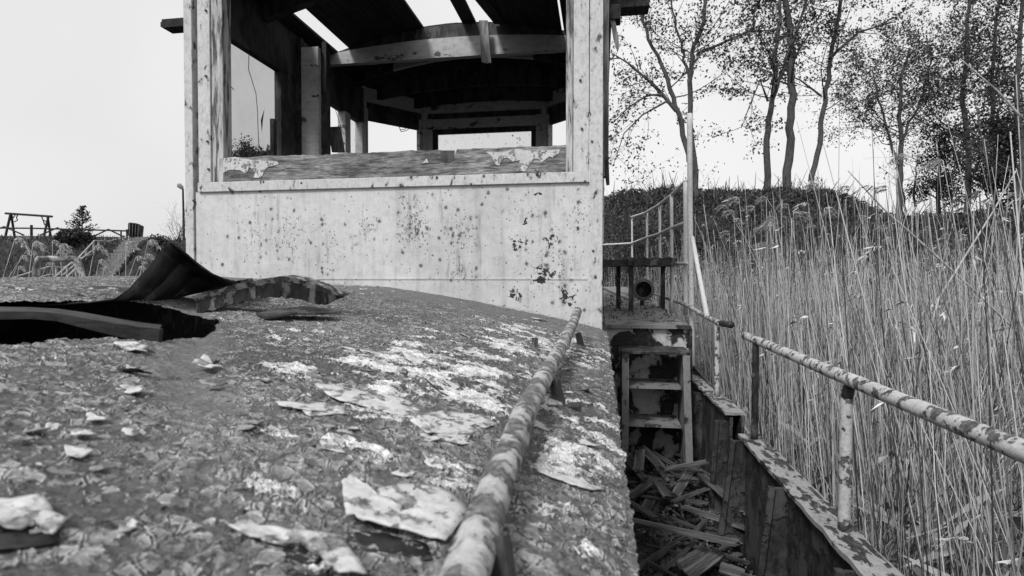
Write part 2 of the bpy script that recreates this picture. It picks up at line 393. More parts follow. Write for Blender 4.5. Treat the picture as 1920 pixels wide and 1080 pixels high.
def mat_glass():
    s = SH('dirty_glass')
    d = s.noise(3, 5, .6); sp = s.step(s.vor(38), .05, .1, 1, 0)
    tr = s.N('ShaderNodeBsdfTransparent'); tr.inputs[0].default_value = (.60, .60, .60, 1)
    gl = s.N('ShaderNodeBsdfGlossy'); gl.inputs['Roughness'].default_value = .05; gl.inputs[0].default_value = (.7, .7, .7, 1)
    di = s.N('ShaderNodeBsdfDiffuse'); di.inputs[0].default_value = (.2, .2, .2, 1)
    fr = s.N('ShaderNodeFresnel'); fr.inputs[0].default_value = 1.12
    m1 = s.N('ShaderNodeMixShader'); s.put(m1.inputs[0], fr.outputs[0]); s.put(m1.inputs[1], tr.outputs[0]); s.put(m1.inputs[2], gl.outputs[0])
    m2 = s.N('ShaderNodeMixShader'); s.put(m2.inputs[0], s.math('MAXIMUM', s.step(d, .4, .7, .05, .15), sp)); s.put(m2.inputs[1], m1.outputs[0]); s.put(m2.inputs[2], di.outputs[0])
    s.t.links.new(m2.outputs[0], s.out.inputs[0]); return s.m
def mat_glass2():
    s = SH('stained_far_glass')
    d = s.noise(14, 5, .7); sp = s.step(s.noise(30, 5, .7), .60, .68)
    tr = s.N('ShaderNodeBsdfTransparent'); tr.inputs[0].default_value = (.93, .93, .93, 1)
    di = s.N('ShaderNodeBsdfTranslucent'); di.inputs[0].default_value = (.5, .5, .5, 1)
    m2 = s.N('ShaderNodeMixShader'); s.put(m2.inputs[0], s.math('MAXIMUM', .08, s.math('MULTIPLY', sp, .7))); s.put(m2.inputs[1], tr.outputs[0]); s.put(m2.inputs[2], di.outputs[0])
    s.t.links.new(m2.outputs[0], s.out.inputs[0]); return s.m
M['glass'] = mat_glass(); M['glass_far'] = mat_glass2()

# ================================================================== TERRAIN
def az_of(px): u = (px-960)/F; return math.degrees(math.atan(u)) - 8.93         # azimuth from boat axis (deg, + right)
# table per azimuth: foot radius, crest radius, crest height over the mud
TA = [-180, -95, -75, -60, -45, -38, -30, -20, -8, 0, 3, 12, 20, 22, 24, 26, 36, 60, 95, 180]
TF = [60, 40, 26, 24, 22, 22, 22, 20, 17, 12, 11, 10, 10, 10, 10.5, 11, 11, 12, 40, 60]
TT = [80, 52, 40, 36, 33, 33, 34, 30, 24, 16, 14.5, 13.8, 13.8, 14, 14.3, 14.8, 15, 17, 52, 80]
TH = [2.5, 3, 3.8, 3.95, 4.05, 4.2, 4.3, 4.1, 4.0, 3.90, 3.84, 3.66, 3.56, 3.42, 3.15, 3.02, 2.95, 3.2, 3, 2.5]
def terr(x, y):
    r = math.hypot(x, y); a = math.degrees(math.atan2(x, y))
    f, t, h = (float(np.interp(a, TA, q)) for q in (TF, TT, TH))
    if -68 < a < -16:
        k_ = min(1, (a+68)/8, (-16-a)/8); c_ = math.cos(math.radians(a+8.93)); f = f*(1-k_) + k_*21/c_; t = t*(1-k_) + k_*31/c_; h = h*(1-k_) + k_*3.82
    k = min(1, max(0, (r - f) / (t - f))); k = k*k*(3-2*k) if k < 1 else 1
    n = mn.noise(Vector((x*.5, y*.5, 0))) * .12 * k + mn.noise(Vector((x*1.7, y*1.7, 3))) * .07 * (k > 0)
    fall = 0 if r < t + 3 else -min(1.2, (r - t - 3) * .04)
    return h * k + n + fall
nA, rr = 300, [0, 3, 6, 8, 9] + list(np.arange(9.5, 17, .35)) + list(np.arange(17, 44, 1.)) + [46, 50, 56, 65, 80, 110, 160, 260, 500, 900]
V = []; Fq = []
for r_ in rr:
    for i in range(nA):
        a = 2*math.pi*i/nA - math.pi; x, y = r_*math.sin(a), r_*math.cos(a)
        V.append((x, y, terr(x, y) if r_ > 5 else 0))
for j in range(len(rr)-1):
    for i in range(nA):
        i2 = (i+1) % nA; Fq.append((j*nA+i, j*nA+i2, (j+1)*nA+i2, (j+1)*nA+i))
g = mesh_np('embankment_ground', V, Fq, M['bank'], True); tag(g, kind='structure')

def blades(centers, L, W, lean, rng_, kk=1., up=1.0):
    """thin upright blades, one quad each"""
    n = len(centers); c = np.asarray(centers)
    th = rng_.uniform(0, 2*np.pi, n); l = L * rng_.uniform(.5, 1.3, n) * kk; wd = W * rng_.uniform(.6, 1.3, n)
    ph = rng_.uniform(0, 2*np.pi, n); ln = rng_.normal(0, lean, n)
    d = np.stack([np.cos(ph)*ln, np.sin(ph)*ln, np.full(n, up)], 1); d /= np.linalg.norm(d, axis=1)[:, None]
    s_ = np.stack([np.cos(th), np.sin(th), np.zeros(n)], 1)
    V = np.stack([c - s_*wd[:, None]/2, c + s_*wd[:, None]/2, c + d*l[:, None] + s_*wd[:, None]*.15, c + d*l[:, None] - s_*wd[:, None]*.15], 1).reshape(-1, 3)
    return V, np.arange(4*n).reshape(-1, 4)
def leaves(centers, size, rng_):
    n = len(centers); c = np.asarray(centers)
    a = rng_.normal(size=(n, 3)); a /= np.linalg.norm(a, axis=1)[:, None]
    b = rng_.normal(size=(n, 3)); b -= a*(a*b).sum(1)[:, None]; b /= np.linalg.norm(b, axis=1)[:, None]
    s_ = (size*rng_.uniform(.6, 1.4, n))[:, None]
    V = np.stack([c - a*s_*.5, c + b*s_*.28, c + a*s_*.5, c - b*s_*.28], 1).reshape(-1, 3)
    return V, np.arange(4*n).reshape(-1, 4)

# vegetation on the bank faces (uncountable)
cs = []
for _ in range(95000):
    a = rnd.uniform(-2, 40); r_ = rnd.uniform(10, 16.5); x, y = r_*math.sin(R(a)), r_*math.cos(R(a))
    if mn.noise(Vector((x*1.3, y*1.3, 5))) > rnd.uniform(-1.2, .3): cs.append((x, y, terr(x, y) - .03))
kk = np.array([.35 + 1.1*max(0, mn.noise(Vector((c[0]*.9, c[1]*.9, c[2]*.9)))+.25)**1.5 + (1.6 if rnd.random() < .02 else 0) for c in cs])
V, Fq = blades(cs, .20, .03, .9, rng, kk)
Lf, F2 = leaves([(c[0], c[1], c[2] + rnd.uniform(.0, .16)) for c in cs[::2]], .07, rng); V = np.concatenate([V, Lf]); Fq = np.concatenate([Fq, F2 + 4*len(cs)])
g = mesh_np('bank_grass', V, Fq, M['grass']); tag(g, 'tangled dark grass and weeds covering the embankment on the right', 'grass', kind='stuff')
cs = []
for _ in range(26000):
    a = rnd.uniform(-62, -20); r_ = rnd.uniform(20, 36)/math.cos(R(a+8.93))
    if -44 < a < -38.8 and rnd.random() < .8: continue
    x, y = r_*math.sin(R(a)), r_*math.cos(R(a))
    cs.append((x, y, terr(x, y)))
V, Fq = blades(cs, .28, .05, .8, rng)
g = mesh_np('slope_grass', V, Fq, M['grass']); tag(g, 'dark rough grass covering the far slope on the left', 'grass', kind='stuff')

# ================================================================== TREES
def grow(mb, tips, p, d, L, r, depth, rg, droop=.0, kids=3, spread=.7):
    n = 5; pts = [p.copy()]; rad = [r]; q = p.copy(); dd = d.normalized()
    for i in range(n):
        dd = (dd + Vector((rg.gauss(0, .14), rg.gauss(0, .14), rg.gauss(.03, .1) - droop))).normalized()
        q = q + dd * (L/n); pts.append(q.copy()); rad.append(r * (1 - .75*(i+1)/n))
    mb.tube(pts, rad, 5 if r > .02 else 3, caps=False)
    if depth <= 1:
        for i in range(1, n+1): tips.append((pts[i], L))
    if depth > 0:
        for k in range(kids):
            t = rg.uniform(.3, 1); i = min(n-1, int(t*n)); b = pts[i].lerp(pts[i+1], t*n-i)
            dk = (pts[i+1]-pts[i]).normalized()
            side = Vector((rg.gauss(0, 1), rg.gauss(0, 1), rg.gauss(.2, .6))).normalized()
            grow(mb, tips, b, dk*(1-spread*.5) + side*spread, L*rg.uniform(.45, .7), r*.5*(1-.4*t), depth-1, rg, droop, kids, spread)
def tree(name, stems, label, cat='tree', group=None, leafn=3, leaf=.09, seed=1, limbs=None, nb=10, blen=1.6, depth=3, crown_from=.4, spread=.75, mat='leaf', scat=.07, kids=3, droop=0):
    rg = random.Random(seed); rn = np.random.default_rng(seed)
    base = Vector(stems[0][0][0]); root = empty(name, base, label, cat, group)
    mb = MB(); br = MB(); tips = []
    for si, (pts, r0, r1) in enumerate(stems):
        P = []
        for i in range(len(pts)-1):
            for k in range(4): P.append(Vector(pts[i]).lerp(Vector(pts[i+1]), k/4) + Vector((rg.gauss(0, .02), rg.gauss(0, .02), 0)))
        P.append(Vector(pts[-1])); n = len(P)
        mb.tube(P, [r0 + (r1-r0)*i/(n-1) for i in range(n)], 8, caps=False, wob=.08)
        cf = crown_from if si == 0 else .15
        for k in range(nb):
            t = rg.uniform(cf, 1); i = min(n-2, int(t*(n-1))); b = P[i]
            th = rg.uniform(0, 2*math.pi); up = rg.uniform(.2, 1.1)
            grow(br, tips, b, Vector((math.cos(th), math.sin(th), up)), blen*rg.uniform(.6, 1.2)*(1.25-.5*t), max(.011, r0*.34*(1.2-t)), depth-1, rg, droop, kids, spread)
    if limbs:
        for (pts, r0) in limbs:
            P = [Vector(q) for q in pts]; mb.tube(P, [r0*(1-.75*i/(len(P)-1)) for i in range(len(P))], 6, caps=False)
            for i in range(1, len(P)):
                for k in range(3):
                    dk = (P[i]-P[i-1]).normalized() + Vector((rg.gauss(0, .6), rg.gauss(0, .6), rg.gauss(.0, .5)))
                    grow(br, tips, P[i-1].lerp(P[i], rg.random()), dk, blen*.5, r0*.3, 1, rg, droop, kids, spread)
    mb.build('trunk', M['bark'], root, smooth=True)
    br.build('branches', M['bark'], root)
    cs = []
    for (p, L) in tips:
        for k in range(leafn):
            if rg.random() < .85: cs.append((p.x + rg.gauss(0, scat), p.y + rg.gauss(0, scat), p.z + rg.gauss(0, scat)))
    if cs:
        V, Fq = leaves(cs, leaf, rn); mesh_np('crown', V, Fq, M[mat], parent=root)
    return root
def tp(pts, zc): return [PC(x, y, zc) for x, y in pts]
GR = 'trees growing along the top of the embankment'
# 1: forked tree behind the white pole
tree('alder_tree', [(tp([(1307, 440), (1304, 350), (1297, 250), (1293, 150), (1300, 100), (1318, 40), (1330, -30), (1340, -120)], 13.1), .075, .03),
                    (tp([(1303, 330), (1290, 290), (1272, 215), (1250, 150), (1225, 90), (1200, 20), (1190, -60)], 13.1), .075, .02),
                    (tp([(1293, 150), (1285, 125), (1278, 80), (1262, 20), (1250, -60)], 13.1), .04, .015)],
     'slender forked tree rising directly behind the tall white pole', group=GR, seed=3, nb=9, blen=1.5, depth=3, leafn=3, leaf=.068,
     limbs=[(tp([(1268, 208), (1240, 175), (1215, 150), (1180, 120), (1145, 98)], 12.9), .05), (tp([(1240, 178), (1215, 178), (1180, 200), (1150, 230)], 12.8), .03),
            (tp([(1308, 100), (1345, 85), (1400, 60), (1460, 55)], 13.2), .04), (tp([(1250, 190), (1205, 215), (1170, 250), (1150, 310)], 12.7), .025)], crown_from=.5)
tree('leaning_tree', [(tp([(1435, 430), (1437, 330), (1440, 240), (1448, 185), (1452, 120), (1462, 40), (1465, -60)], 12.7), .085, .03),
                    (tp([(1446, 195), (1462, 150), (1478, 100), (1500, 40), (1520, -40)], 12.7), .05, .02)],
     'tree with a pale cut mark low on its dark trunk', 'tree', GR, seed=5, nb=10, blen=1.5, leafn=4, leaf=.07, crown_from=.5,
     limbs=[(tp([(1440, 190), (1425, 150), (1405, 200), (1390, 240)], 12.5), .03)])
tree('tall_tree', [(tp([(1474, 430), (1476, 340), (1482, 260), (1486, 180), (1484, 100), (1474, 0), (1470, -120)], 12.8), .105, .06)],
     'tall straight tree with mottled bark between two darker trunks', 'tree', GR, seed=8, nb=16, blen=1.7, leafn=4, leaf=.07, crown_from=.5)
tree('leaning_tree', [(tp([(1513, 410), (1520, 350), (1535, 270), (1545, 190), (1556, 110), (1578, 0), (1600, -120)], 13.2), .075, .035)],
     'thin tree leaning to the right beside the tall straight one', 'tree', GR, seed=12, nb=17, blen=1.8, leafn=4, leaf=.07, crown_from=.45,
     limbs=[(tp([(1556, 108), (1610, 60), (1680, 40)], 13.1), .04), (tp([(1540, 180), (1500, 150), (1450, 130)], 13.1), .03)])
tree('round_tree', [(tp([(1687, 420), (1687, 350), (1689, 280), (1686, 220), (1690, 150), (1705, 90)], 17), .10, .03),
                    (tp([(1683, 310), (1668, 260), (1650, 200), (1635, 130)], 17), .05, .02), (tp([(1688, 270), (1705, 230), (1730, 180), (1748, 110)], 17), .045, .02)],
     'round crowned tree with a forked trunk standing alone beyond the reeds', 'tree', GR, seed=21, nb=17, blen=1.9, leafn=5, leaf=.065, crown_from=.45)
tree('small_bare_tree', [(tp([(1712, 400), (1715, 340), (1722, 290)], 20), .05, .01), (tp([(1700, 400), (1690, 340), (1680, 300)], 20), .04, .01)],
     'small almost bare sapling behind the trunk of the round crowned tree', 'tree', GR, seed=22, nb=12, blen=1., leafn=0, crown_from=.2, leaf=.05)
for i, (bx, zc, top, sd_, lab) in enumerate([(1815, 16.5, -60, 31, 'leafy tree with a thin dark trunk left of the dense trees'),
        (1912, 15.0, -160, 32, 'dense dark tree standing at the very right of the embankment'),
        (1868, 19, -120, 33, 'dense tree standing behind the two rightmost trunks')]):
    tree('dense_tree', [(tp([(bx, 430), (bx+rnd.uniform(-6, 6), 300), (bx-8, 150), (bx+5, 0), (bx, top)], zc), .09, .03)], lab, 'tree', GR,
         seed=sd_, nb=38 if i else 26, blen=1.9, leafn=7 if i else 4, leaf=.085, crown_from=.06 if i else .25, scat=.16)
tree('fir_tree', [(tp([(1760, 420), (1760, 330), (1762, 240)], 18), .08, .01)], 'small dark ragged fir at the foot of the dense trees', 'tree', GR, seed=41,
     nb=30, blen=.6, leafn=5, leaf=.07, crown_from=.05, mat='needle', scat=.10, droop=.12)
tree('fir_tree', [(tp([(1905, 420), (1905, 330), (1902, 200)], 16), .08, .01)], 'small dark ragged fir at the right end of the bank', 'tree', GR, seed=42,
     nb=34, blen=.8, leafn=5, leaf=.08, crown_from=.05, mat='needle', scat=.10, droop=.12)
# shrubs right behind the wheelhouse corner
def shrub(name, px, py, zc, h, label, seed, nst=9, leafn=4, leaf=.06, spread=.7, group=None, mat='leaf', w_=.5):
    rg = random.Random(seed); rn = np.random.default_rng(seed); b = PC(px, py, zc); b.z = terr(b.x, b.y)
    root = empty(name, b, label, 'shrub', group); mb = MB(); tips = []
    for k in range(nst):
        th = rg.uniform(0, 6.28); s_ = Vector((math.cos(th)*w_, math.sin(th)*w_, 1))
        grow(mb, tips, b + Vector((rg.gauss(0, .12), rg.gauss(0, .12), 0)), s_, h*rg.uniform(.6, 1.1), .018, 2, rg, 0, 3, spread)
    mb.build('stems', M['bark'], root); cs = []
    for (p, L) in tips:
        for k in range(leafn): cs.append((p.x + rg.gauss(0, .1), p.y + rg.gauss(0, .1), p.z + rg.gauss(0, .1)))
    if cs:
        V, Fq = leaves(cs, leaf, rn); mesh_np('foliage', V, Fq, M[mat], parent=root)
    return root
shrub('shrub', 1150, 420, 12.2, 2.6, 'loose leafy shrub climbing beside the wheelhouse corner', 51, 12, 4, .06)
shrub('shrub', 1185, 450, 11.5, 1.4, 'low dense shrub behind the bow railing', 52, 16, 6, .055, w_=.9)
shrub('shrub', 1232, 440, 12, 1.0, 'low dense shrub right of the one behind the bow railing', 53, 16, 6, .055, w_=.9)
shrub('shrub', 1120, 400, 12, 1.9, 'tall shrub half hidden by the wheelhouse side', 54, 12, 5, .06)

# ================================================================== LEFT BACKGROUND
# swing frame
ZL = 34
def seg(mb, a, b, r, n=6): mb.tube([a, b], r, n)
root = empty('swing_frame', PC(50, 445, 36), 'dark empty swing frame with two splayed ends on the far bank', 'swing')
m_ = MB(); seg(m_, PC(10, 400, 36), PC(98, 406, 36), .07); m_.build('top_beam', M['dark_wood'], root)
for a, b in (((20, 401), (9, 448)), ((21, 401), (28, 448)), ((91, 405), (81, 449)), ((89, 405), (96, 449))):
    m_ = MB(); seg(m_, PC(*a, 36), PC(*b, 36 + (.8 if b[0] > a[0] else 0)), .07); m_.build('leg', M['dark_wood'], root)
for pl in (((34, 400), (31, 408), (33, 413), (27, 416)), ((77, 404), (81, 413), (84, 422)), ((29, 402), (22, 412)), ((80, 412), (88, 416))):
    m_ = MB(); m_.tube([PC(x, y, 36) for x, y in pl], .035, 5); m_.build('swing_chain', M['dark_wood'], root)
# zigzag fence
root = empty('zigzag_fence', PC(100, 446, 33), 'low dark wooden rail fence with zigzag braces along the far bank top', 'fence')
m_ = MB(); m_.tube([PC(-60, 427, 33), PC(60, 428, 33), PC(240, 433, 33)], .045, 6); m_.build('rail', M['dark_wood'], root)
m_ = MB(); m_.tube([PC(-60, 444, 33), PC(120, 444, 33), PC(250, 446.5, 33)], .04, 6); m_.build('rail', M['dark_wood'], root)
zz = [(-40, 442), (8, 425), (45, 441), (75, 441), (108, 427), (137, 444), (170, 446), (203, 430), (236, 446)]
for a, b in zip(zz[:-1], zz[1:]):
    if abs(a[1]-b[1]) > 4:
        m_ = MB(); seg(m_, PC(*a, 33), PC(*b, 33), .045); m_.build('brace', M['dark_wood'], root)
for x in (59, 140, 227):
    m_ = MB(); seg(m_, PC(x, 422 if x < 100 else 432, 33), PC(x, 452, 33), .07 if x < 100 else .045); m_.build('post', M['dark_wood'], root)
# covered board
root = empty('covered_board', PC(250, 448, 32), 'sign board shrouded in a grey tarpaulin at the top of the stairs', 'sign')
m_ = MB(); n = 12; A = []; B_ = []
for i in range(n+1):
    t = i/n; A.append(PC(240 + 22*t, 417 + 7*t*t + (2 if i in (0,) else 0), 32 + .12*math.sin(i*2.1)))
    B_.append(PC(240 + 20*t + .6*math.sin(i*2), 442 + 2.5*math.sin(i*1.7) + 4*t, 32 + .22*math.sin(i*2.1+.5)))
m_.strip(A, B_, (0.05, .25, 0)); m_.build('tarpaulin', M['cloth'], root)
m_ = MB(); m_.strip([PC(261, 423, 32.2), PC(265.5, 423, 32.2)], [PC(261, 448, 32.2), PC(265.5, 448, 32.2)], (0.02, .06, 0)); m_.build('board', M['pale_wood'], root)
m_ = MB(); seg(m_, PC(238, 430, 32), PC(238, 450, 32), .05); m_.build('post', M['dark_wood'], root)
m_ = MB(); seg(m_, PC(252, 440, 32.1), PC(253, 452, 32.1), .06); m_.build('post', M['dark_wood'], root)
# stairs up the slope
root = empty('slope_stairs', PC(200, 500, 27), 'pale steps climbing the far slope to the covered board', 'stairs')
s0, s1 = PC(120, 560, 23), PC(262, 450.5, 31.5); side = Vector((1.15, -.1, 0))
s0.z = .5
for i in range(26):
    t = i/26; a = s0.lerp(s1, t); b = s0.lerp(s1, t + 1/26)
    fw = Vector((b.x-a.x, b.y-a.y, 0))
    mp = (a+b)/2 + side/2; m_ = MB(); z1 = max(b.z, terr(mp.x, mp.y) + .16); h0 = z1 - .5
    m_.add([a.xy.to_3d()+Vector((0,0,h0)), (a+side).xy.to_3d()+Vector((0,0,h0)), (b+side).xy.to_3d()+Vector((0,0,h0)), b.xy.to_3d()+Vector((0,0,h0)),
            a.xy.to_3d()+Vector((0,0,z1)), (a+side).xy.to_3d()+Vector((0,0,z1)), (b+side).xy.to_3d()+Vector((0,0,z1)), b.xy.to_3d()+Vector((0,0,z1))],
           [(0,3,2,1),(4,5,6,7),(0,1,5,4),(1,2,6,5),(2,3,7,6),(3,0,4,7)])
    m_.build('step', M['steps'], root)
def stair_rail(name, label, top, bot, posts, zc0, zc1, r=.035):
    n = len(top); z = lambda i: zc0 + (zc1-zc0)*i/(n-1)
    root = empty(name, PC(*bot[0], zc0), label, 'handrail', 'handrails of the steps on the far slope')
    for tr in (top, bot):
        m_ = MB(); m_.tube([PC(*p, z(i)) for i, p in enumerate(tr)], r, 6); m_.build('rail', M['pale_wood'], root)
    for t in posts:
        k = t*(n-1); i = min(n-2, int(k)); f = k-i
        tp_ = PC(*top[i], z(i)).lerp(PC(*top[i+1], z(i+1)), f); m_ = MB(); g_ = terr(tp_.x, tp_.y)
        seg(m_, tp_, Vector((tp_.x, tp_.y, max(tp_.z-1.25, g_-.1))), .045); m_.build('post', M['pale_wood'], root)
stair_rail('stair_handrail', 'pale handrail on the near side of the far steps', [(24, 521), (92, 500), (118, 502), (137, 494), (177, 451), (201, 453), (237, 445)],
           [(24, 535), (92, 515), (118, 516), (150, 487), (178, 466), (200, 468), (237, 459)], (.25, .4, .55, .6, .66, .72, .8, .86), 22, 31)
stair_rail('stair_handrail', 'pale handrail on the right side of the far steps', [(95, 526), (140, 487), (150, 484), (201, 468), (237, 447)],
           [(100, 545), (140, 505), (155, 500), (203, 482), (237, 462)], (.3, .45, .55, .65, .78, .88, 1.), 22.5, 31)
# lamp post
root = empty('street_lamp', PC(345, 470, 45), 'tall thin street lamp on the far left bank', 'street lamp')
m_ = MB(); m_.tube([PC(345, 480, 45), PC(344, 400, 45), PC(343, 354, 45)], [.11, .08, .07], 8); m_.build('pole', M['dark_wood'], root)
m_ = MB(); m_.tube([PC(343, 355, 45), PC(340, 351, 45), PC(336, 347.5, 45), PC(333, 345, 45)], [.07, .17, .2, .05], 8); m_.build('lamp_head', M['galv'], root)
# small bare conifer with a mound
rg_ = random.Random(61); sb = PC(153, 455, 30); stp = PC(155, 385, 30)
root = empty('young_spruce', sb, 'small sparse spruce behind the fence on the far bank', 'tree'); m_ = MB(); m_.tube([sb, stp], [.05, .01], 6); cs = []
for lv in range(13):
    t = .08 + .86*lv/12; c = sb.lerp(stp, t); Lb = (1-t)*.95 + .08
    for k in range(6):
        th = rg_.uniform(0, 6.28); e = c + Vector((math.cos(th), math.sin(th), .45 + .3*t))*Lb*rg_.uniform(.6, 1.1); m_.tube([c, c.lerp(e, .5) - Vector((0, 0, .04)), e], [.016, .012, .005], 4)
        for q in range(22):
            f = rg_.uniform(.15, 1.02); p = c.lerp(e, f); cs.append((p.x+rg_.gauss(0, .03), p.y+rg_.gauss(0, .03), p.z+rg_.gauss(-.01, .03)))
m_.build('trunk', M['bark'], root); V, Fq = leaves(cs, .085, rng); mesh_np('needles', V, Fq, M['needle'], parent=root)
shrub('shrub', 145, 470, 29, .45, 'dark rounded bush below the small spruce', 62, 26, 16, .14, w_=1.6, mat='needle')
shrub('shrub', 335, 450, 30, 1.5, 'thin leafless shrub beside the street lamp', 63, 12, 1, .03, w_=.5)
shrub('shrub', 312, 460, 28, .6, 'low scrubby bush at the edge of the wheelhouse wall', 64, 12, 6, .12, w_=1.0)
for k, (px, zc, top, lab) in enumerate([(455, 30, 270, 'bushy tree seen through the dusty left window'), (500, 31, 275, 'second bushy tree seen through the dusty left window')]):
    tree('bushy_tree', [(tp([(px, 450), (px, 330), (px+3, top+22)], zc), .12, .03)], lab, 'tree', seed=70+k, nb=26, blen=.9, leafn=5, leaf=.13, crown_from=.4, scat=.2)

# ================================================================== BOAT
boat = empty('boat', (-1.1, 1.5, 0), 'derelict steel boat with a flaking deckhouse roof and open wheelhouse', 'boat')
FLOOR = EYE - 1.06
# --- deckhouse roof with torn opening, cut wider to stand in for shadow
ys = [-1.6, -1.0, -.6, -.3, -.1, .05, .15, .22] + list(np.geomspace(.26, 2.74, 560)); 
xs = list(np.arange(-2.45, -1.0, .0065)) + list(np.arange(-1.0, .031, .0036))
xs[-1] = .034
hole_and_shade = [(-.80, .64), (-.79, .78), (-.735, .84), (-.74, .95), (-.80, 1.08), (-.92, 1.15), (-1.05, 1.12), (-1.12, .95), (-1.06, .75), (-.98, .60)]  # right half is shadow under the bent sheet, cut as an opening
def in_poly(X, Y, P):
    ins = np.zeros(X.shape, bool); n = len(P)
    for i in range(n):
        x0, y0 = P[i]; x1, y1 = P[(i+1) % n]
        if y0 == y1: continue
        c = ((y0 > Y) != (y1 > Y)) & (X < (x1-x0)*(Y-y0)/(y1-y0)+x0); ins ^= c
    return ins
XX, YY = np.meshgrid(xs, ys); ZZ = EYE - np.interp(XX, RX, RD)
# dents and buckles of the plates (real shape)
ZZ += .006*np.sin(XX*5.1+YY*2.2)*np.clip(YY, 0, 1) * np.clip(-XX*3, 0, 1)
br_ = np.clip(1 - np.hypot((XX+.95)/.35, (YY-1.9)/.18), 0, 1); ZZ += .018*br_**2
ZZ += .012*np.exp(-((YY+1.25*XX-.0)/.06)**2)*(XX < -.4)*-1*.5
# cut edge beside the side deck: worn, uneven
for j in range(len(ys)):
    wv = mn.noise(Vector((ys[j]*14, 0, 0)))*.006 + mn.noise(Vector((ys[j]*60, 3, 0)))*.003
    XX[j, -1] += wv; XX[j, -2] += wv*.7
V = np.stack([XX, YY, ZZ], -1).reshape(-1, 3); nx = len(xs); idx = np.arange(len(ys)*nx).reshape(len(ys), nx)
Fq = np.stack([idx[:-1, :-1], idx[:-1, 1:], idx[1:, 1:], idx[1:, :-1]], -1).reshape(-1, 4)
cx = XX[:-1, :-1].ravel(); cy = YY[:-1, :-1].ravel()
jx = cx + .008*np.sin(cy*37) + .003*np.sin(cy*90+cx*40); jy = cy + .008*np.sin(cx*33)+.003*np.sin(cx*100)
keep = ~in_poly(jx, jy, hole_and_shade)
roof = mesh_np('deckhouse_roof', V, Fq[keep], M['roof'], True, boat); roof['label'] = 'grey deckhouse roof covered in curling paint flakes'
# side wall below roof (visible from the side deck) + hull shell
m_ = MB(); ysw = np.linspace(-1.6, 9, 60)
A = [Vector((.034 + .004*math.sin(y*31), y, EYE-.268)) for y in ysw if y < 3.3]; Bl = [Vector((.045, y, FLOOR-.05)) for y in ysw if y < 3.3]
m_.strip(A, Bl, (-.02, 0, 0)); m_.build('deckhouse_side', M['hull_peel'], boat)
m_ = MB(); m_.box((.03, -1.6, FLOOR-.06), (.66, 3.3, FLOOR)); m_.build('side_deck', M['black_steel'], boat)
def hullx(y): return .60 if y < 3.8 else .60 - .010*(y-3.8)**2*1.2
m_ = MB(); hy = [-1.6, 0, 1, 2.25]; m_.strip([Vector((.60, y, EYE-.60)) for y in hy], [Vector((.56, y, -.3)) for y in hy], (-.012, 0, 0))
hy = [2.25, 2.45]; m_.strip([Vector((.60, y, FLOOR+.02)) for y in hy], [Vector((.56, y, -.3)) for y in hy], (-.012, 0, 0))
hy = list(np.linspace(2.45, 9.5, 14)); m_.strip([Vector((hullx(y), y, EYE-.58+max(0, y-3.3)*.035)) for y in hy], [Vector((hullx(y)-.06, y, -.3)) for y in hy], (-.012, 0, 0))
m_.strip([Vector((-2.452, y, EYE-.062)) for y in (-1.6, 2.75, 9.5)], [Vector((-2.6, y, -.3)) for y in (-1.6, 2.75, 9.5)], (.012, 0, 0))
m_.strip([Vector((-2.5, -1.6, EYE-.12)), Vector((.6, -1.6, EYE-.3))], [Vector((-2.6, -1.6, -.3)), Vector((.56, -1.6, -.3))], (0, .012, 0))
m_.strip([Vector((-2.5, 9.5, EYE-.12)), Vector((hullx(9.5), 9.5, EYE-.3))], [Vector((-2.6, 9.5, -.3)), Vector((.2, 9.5, -.3))], (0, -.012, 0))
m_.box((-2.5, -1.5, .1), (.55, 9.4, .14)); m_.build('hull', M['black_steel'], boat)
# left flank strip of the roof
# bulwarks
def bulwark(y0, y1, name, n=10):
    m_ = MB(); Ys = np.linspace(y0, y1, n)
    ztop = lambda y: EYE-.60 + (.0 if y < 2.3 else .03*(1-(y-2.45)/1.3)) 
    jag = lambda y, k: mn.noise(Vector((y*13, k, 0)))*.006
    m_.strip([Vector((.545+jag(y, 1), y, ztop(y)-.02+jag(y, 2))) for y in Ys], [Vector((.535, y, FLOOR)) for y in Ys], (.012, 0, 0))
    o = m_.build(name, M['hull_peel'], boat)
    m_ = MB(); m_.strip([Vector((.525+jag(y, 3), y, ztop(y)+jag(y, 5))) for y in Ys], [Vector((.605+jag(y, 4), y, ztop(y)+jag(y, 6))) for y in Ys], (0, 0, -.012))
    m_.build('cap_rail', M['cap'], o); return o
b1_ = bulwark(-1.6, 2.25, 'bulwark', 80); b2_ = bulwark(2.47, 3.75, 'bulwark', 30)
for k, (y, par) in enumerate([(2.2, b1_), (1.72, b1_), (1.25, b1_), (.8, b1_), (.3, b1_), (2.50, b2_), (3.1, b2_)]):
    m_ = MB(); zt = EYE-.615
    m_.add([(.542, y, zt), (.50, y, zt), (.43 if k != 5 else .47, y, FLOOR), (.542, y, FLOOR), (.542, y+.012, zt), (.50, y+.012, zt), (.43 if k != 5 else .47, y+.012, FLOOR), (.542, y+.012, FLOOR)],
           [(0,1,2,3),(7,6,5,4),(0,4,5,1),(1,5,6,2),(2,6,7,3),(3,7,4,0)])
    m_.box((.43 if k != 5 else .46, y-.03, FLOOR), (.50, y+.03, FLOOR+.012))
    m_.tube([(.50, y+.006, zt), (.45 if k != 5 else .475, y+.006, FLOOR)], .014, 5)
    m_.build('rib', M['hull_peel'], par)

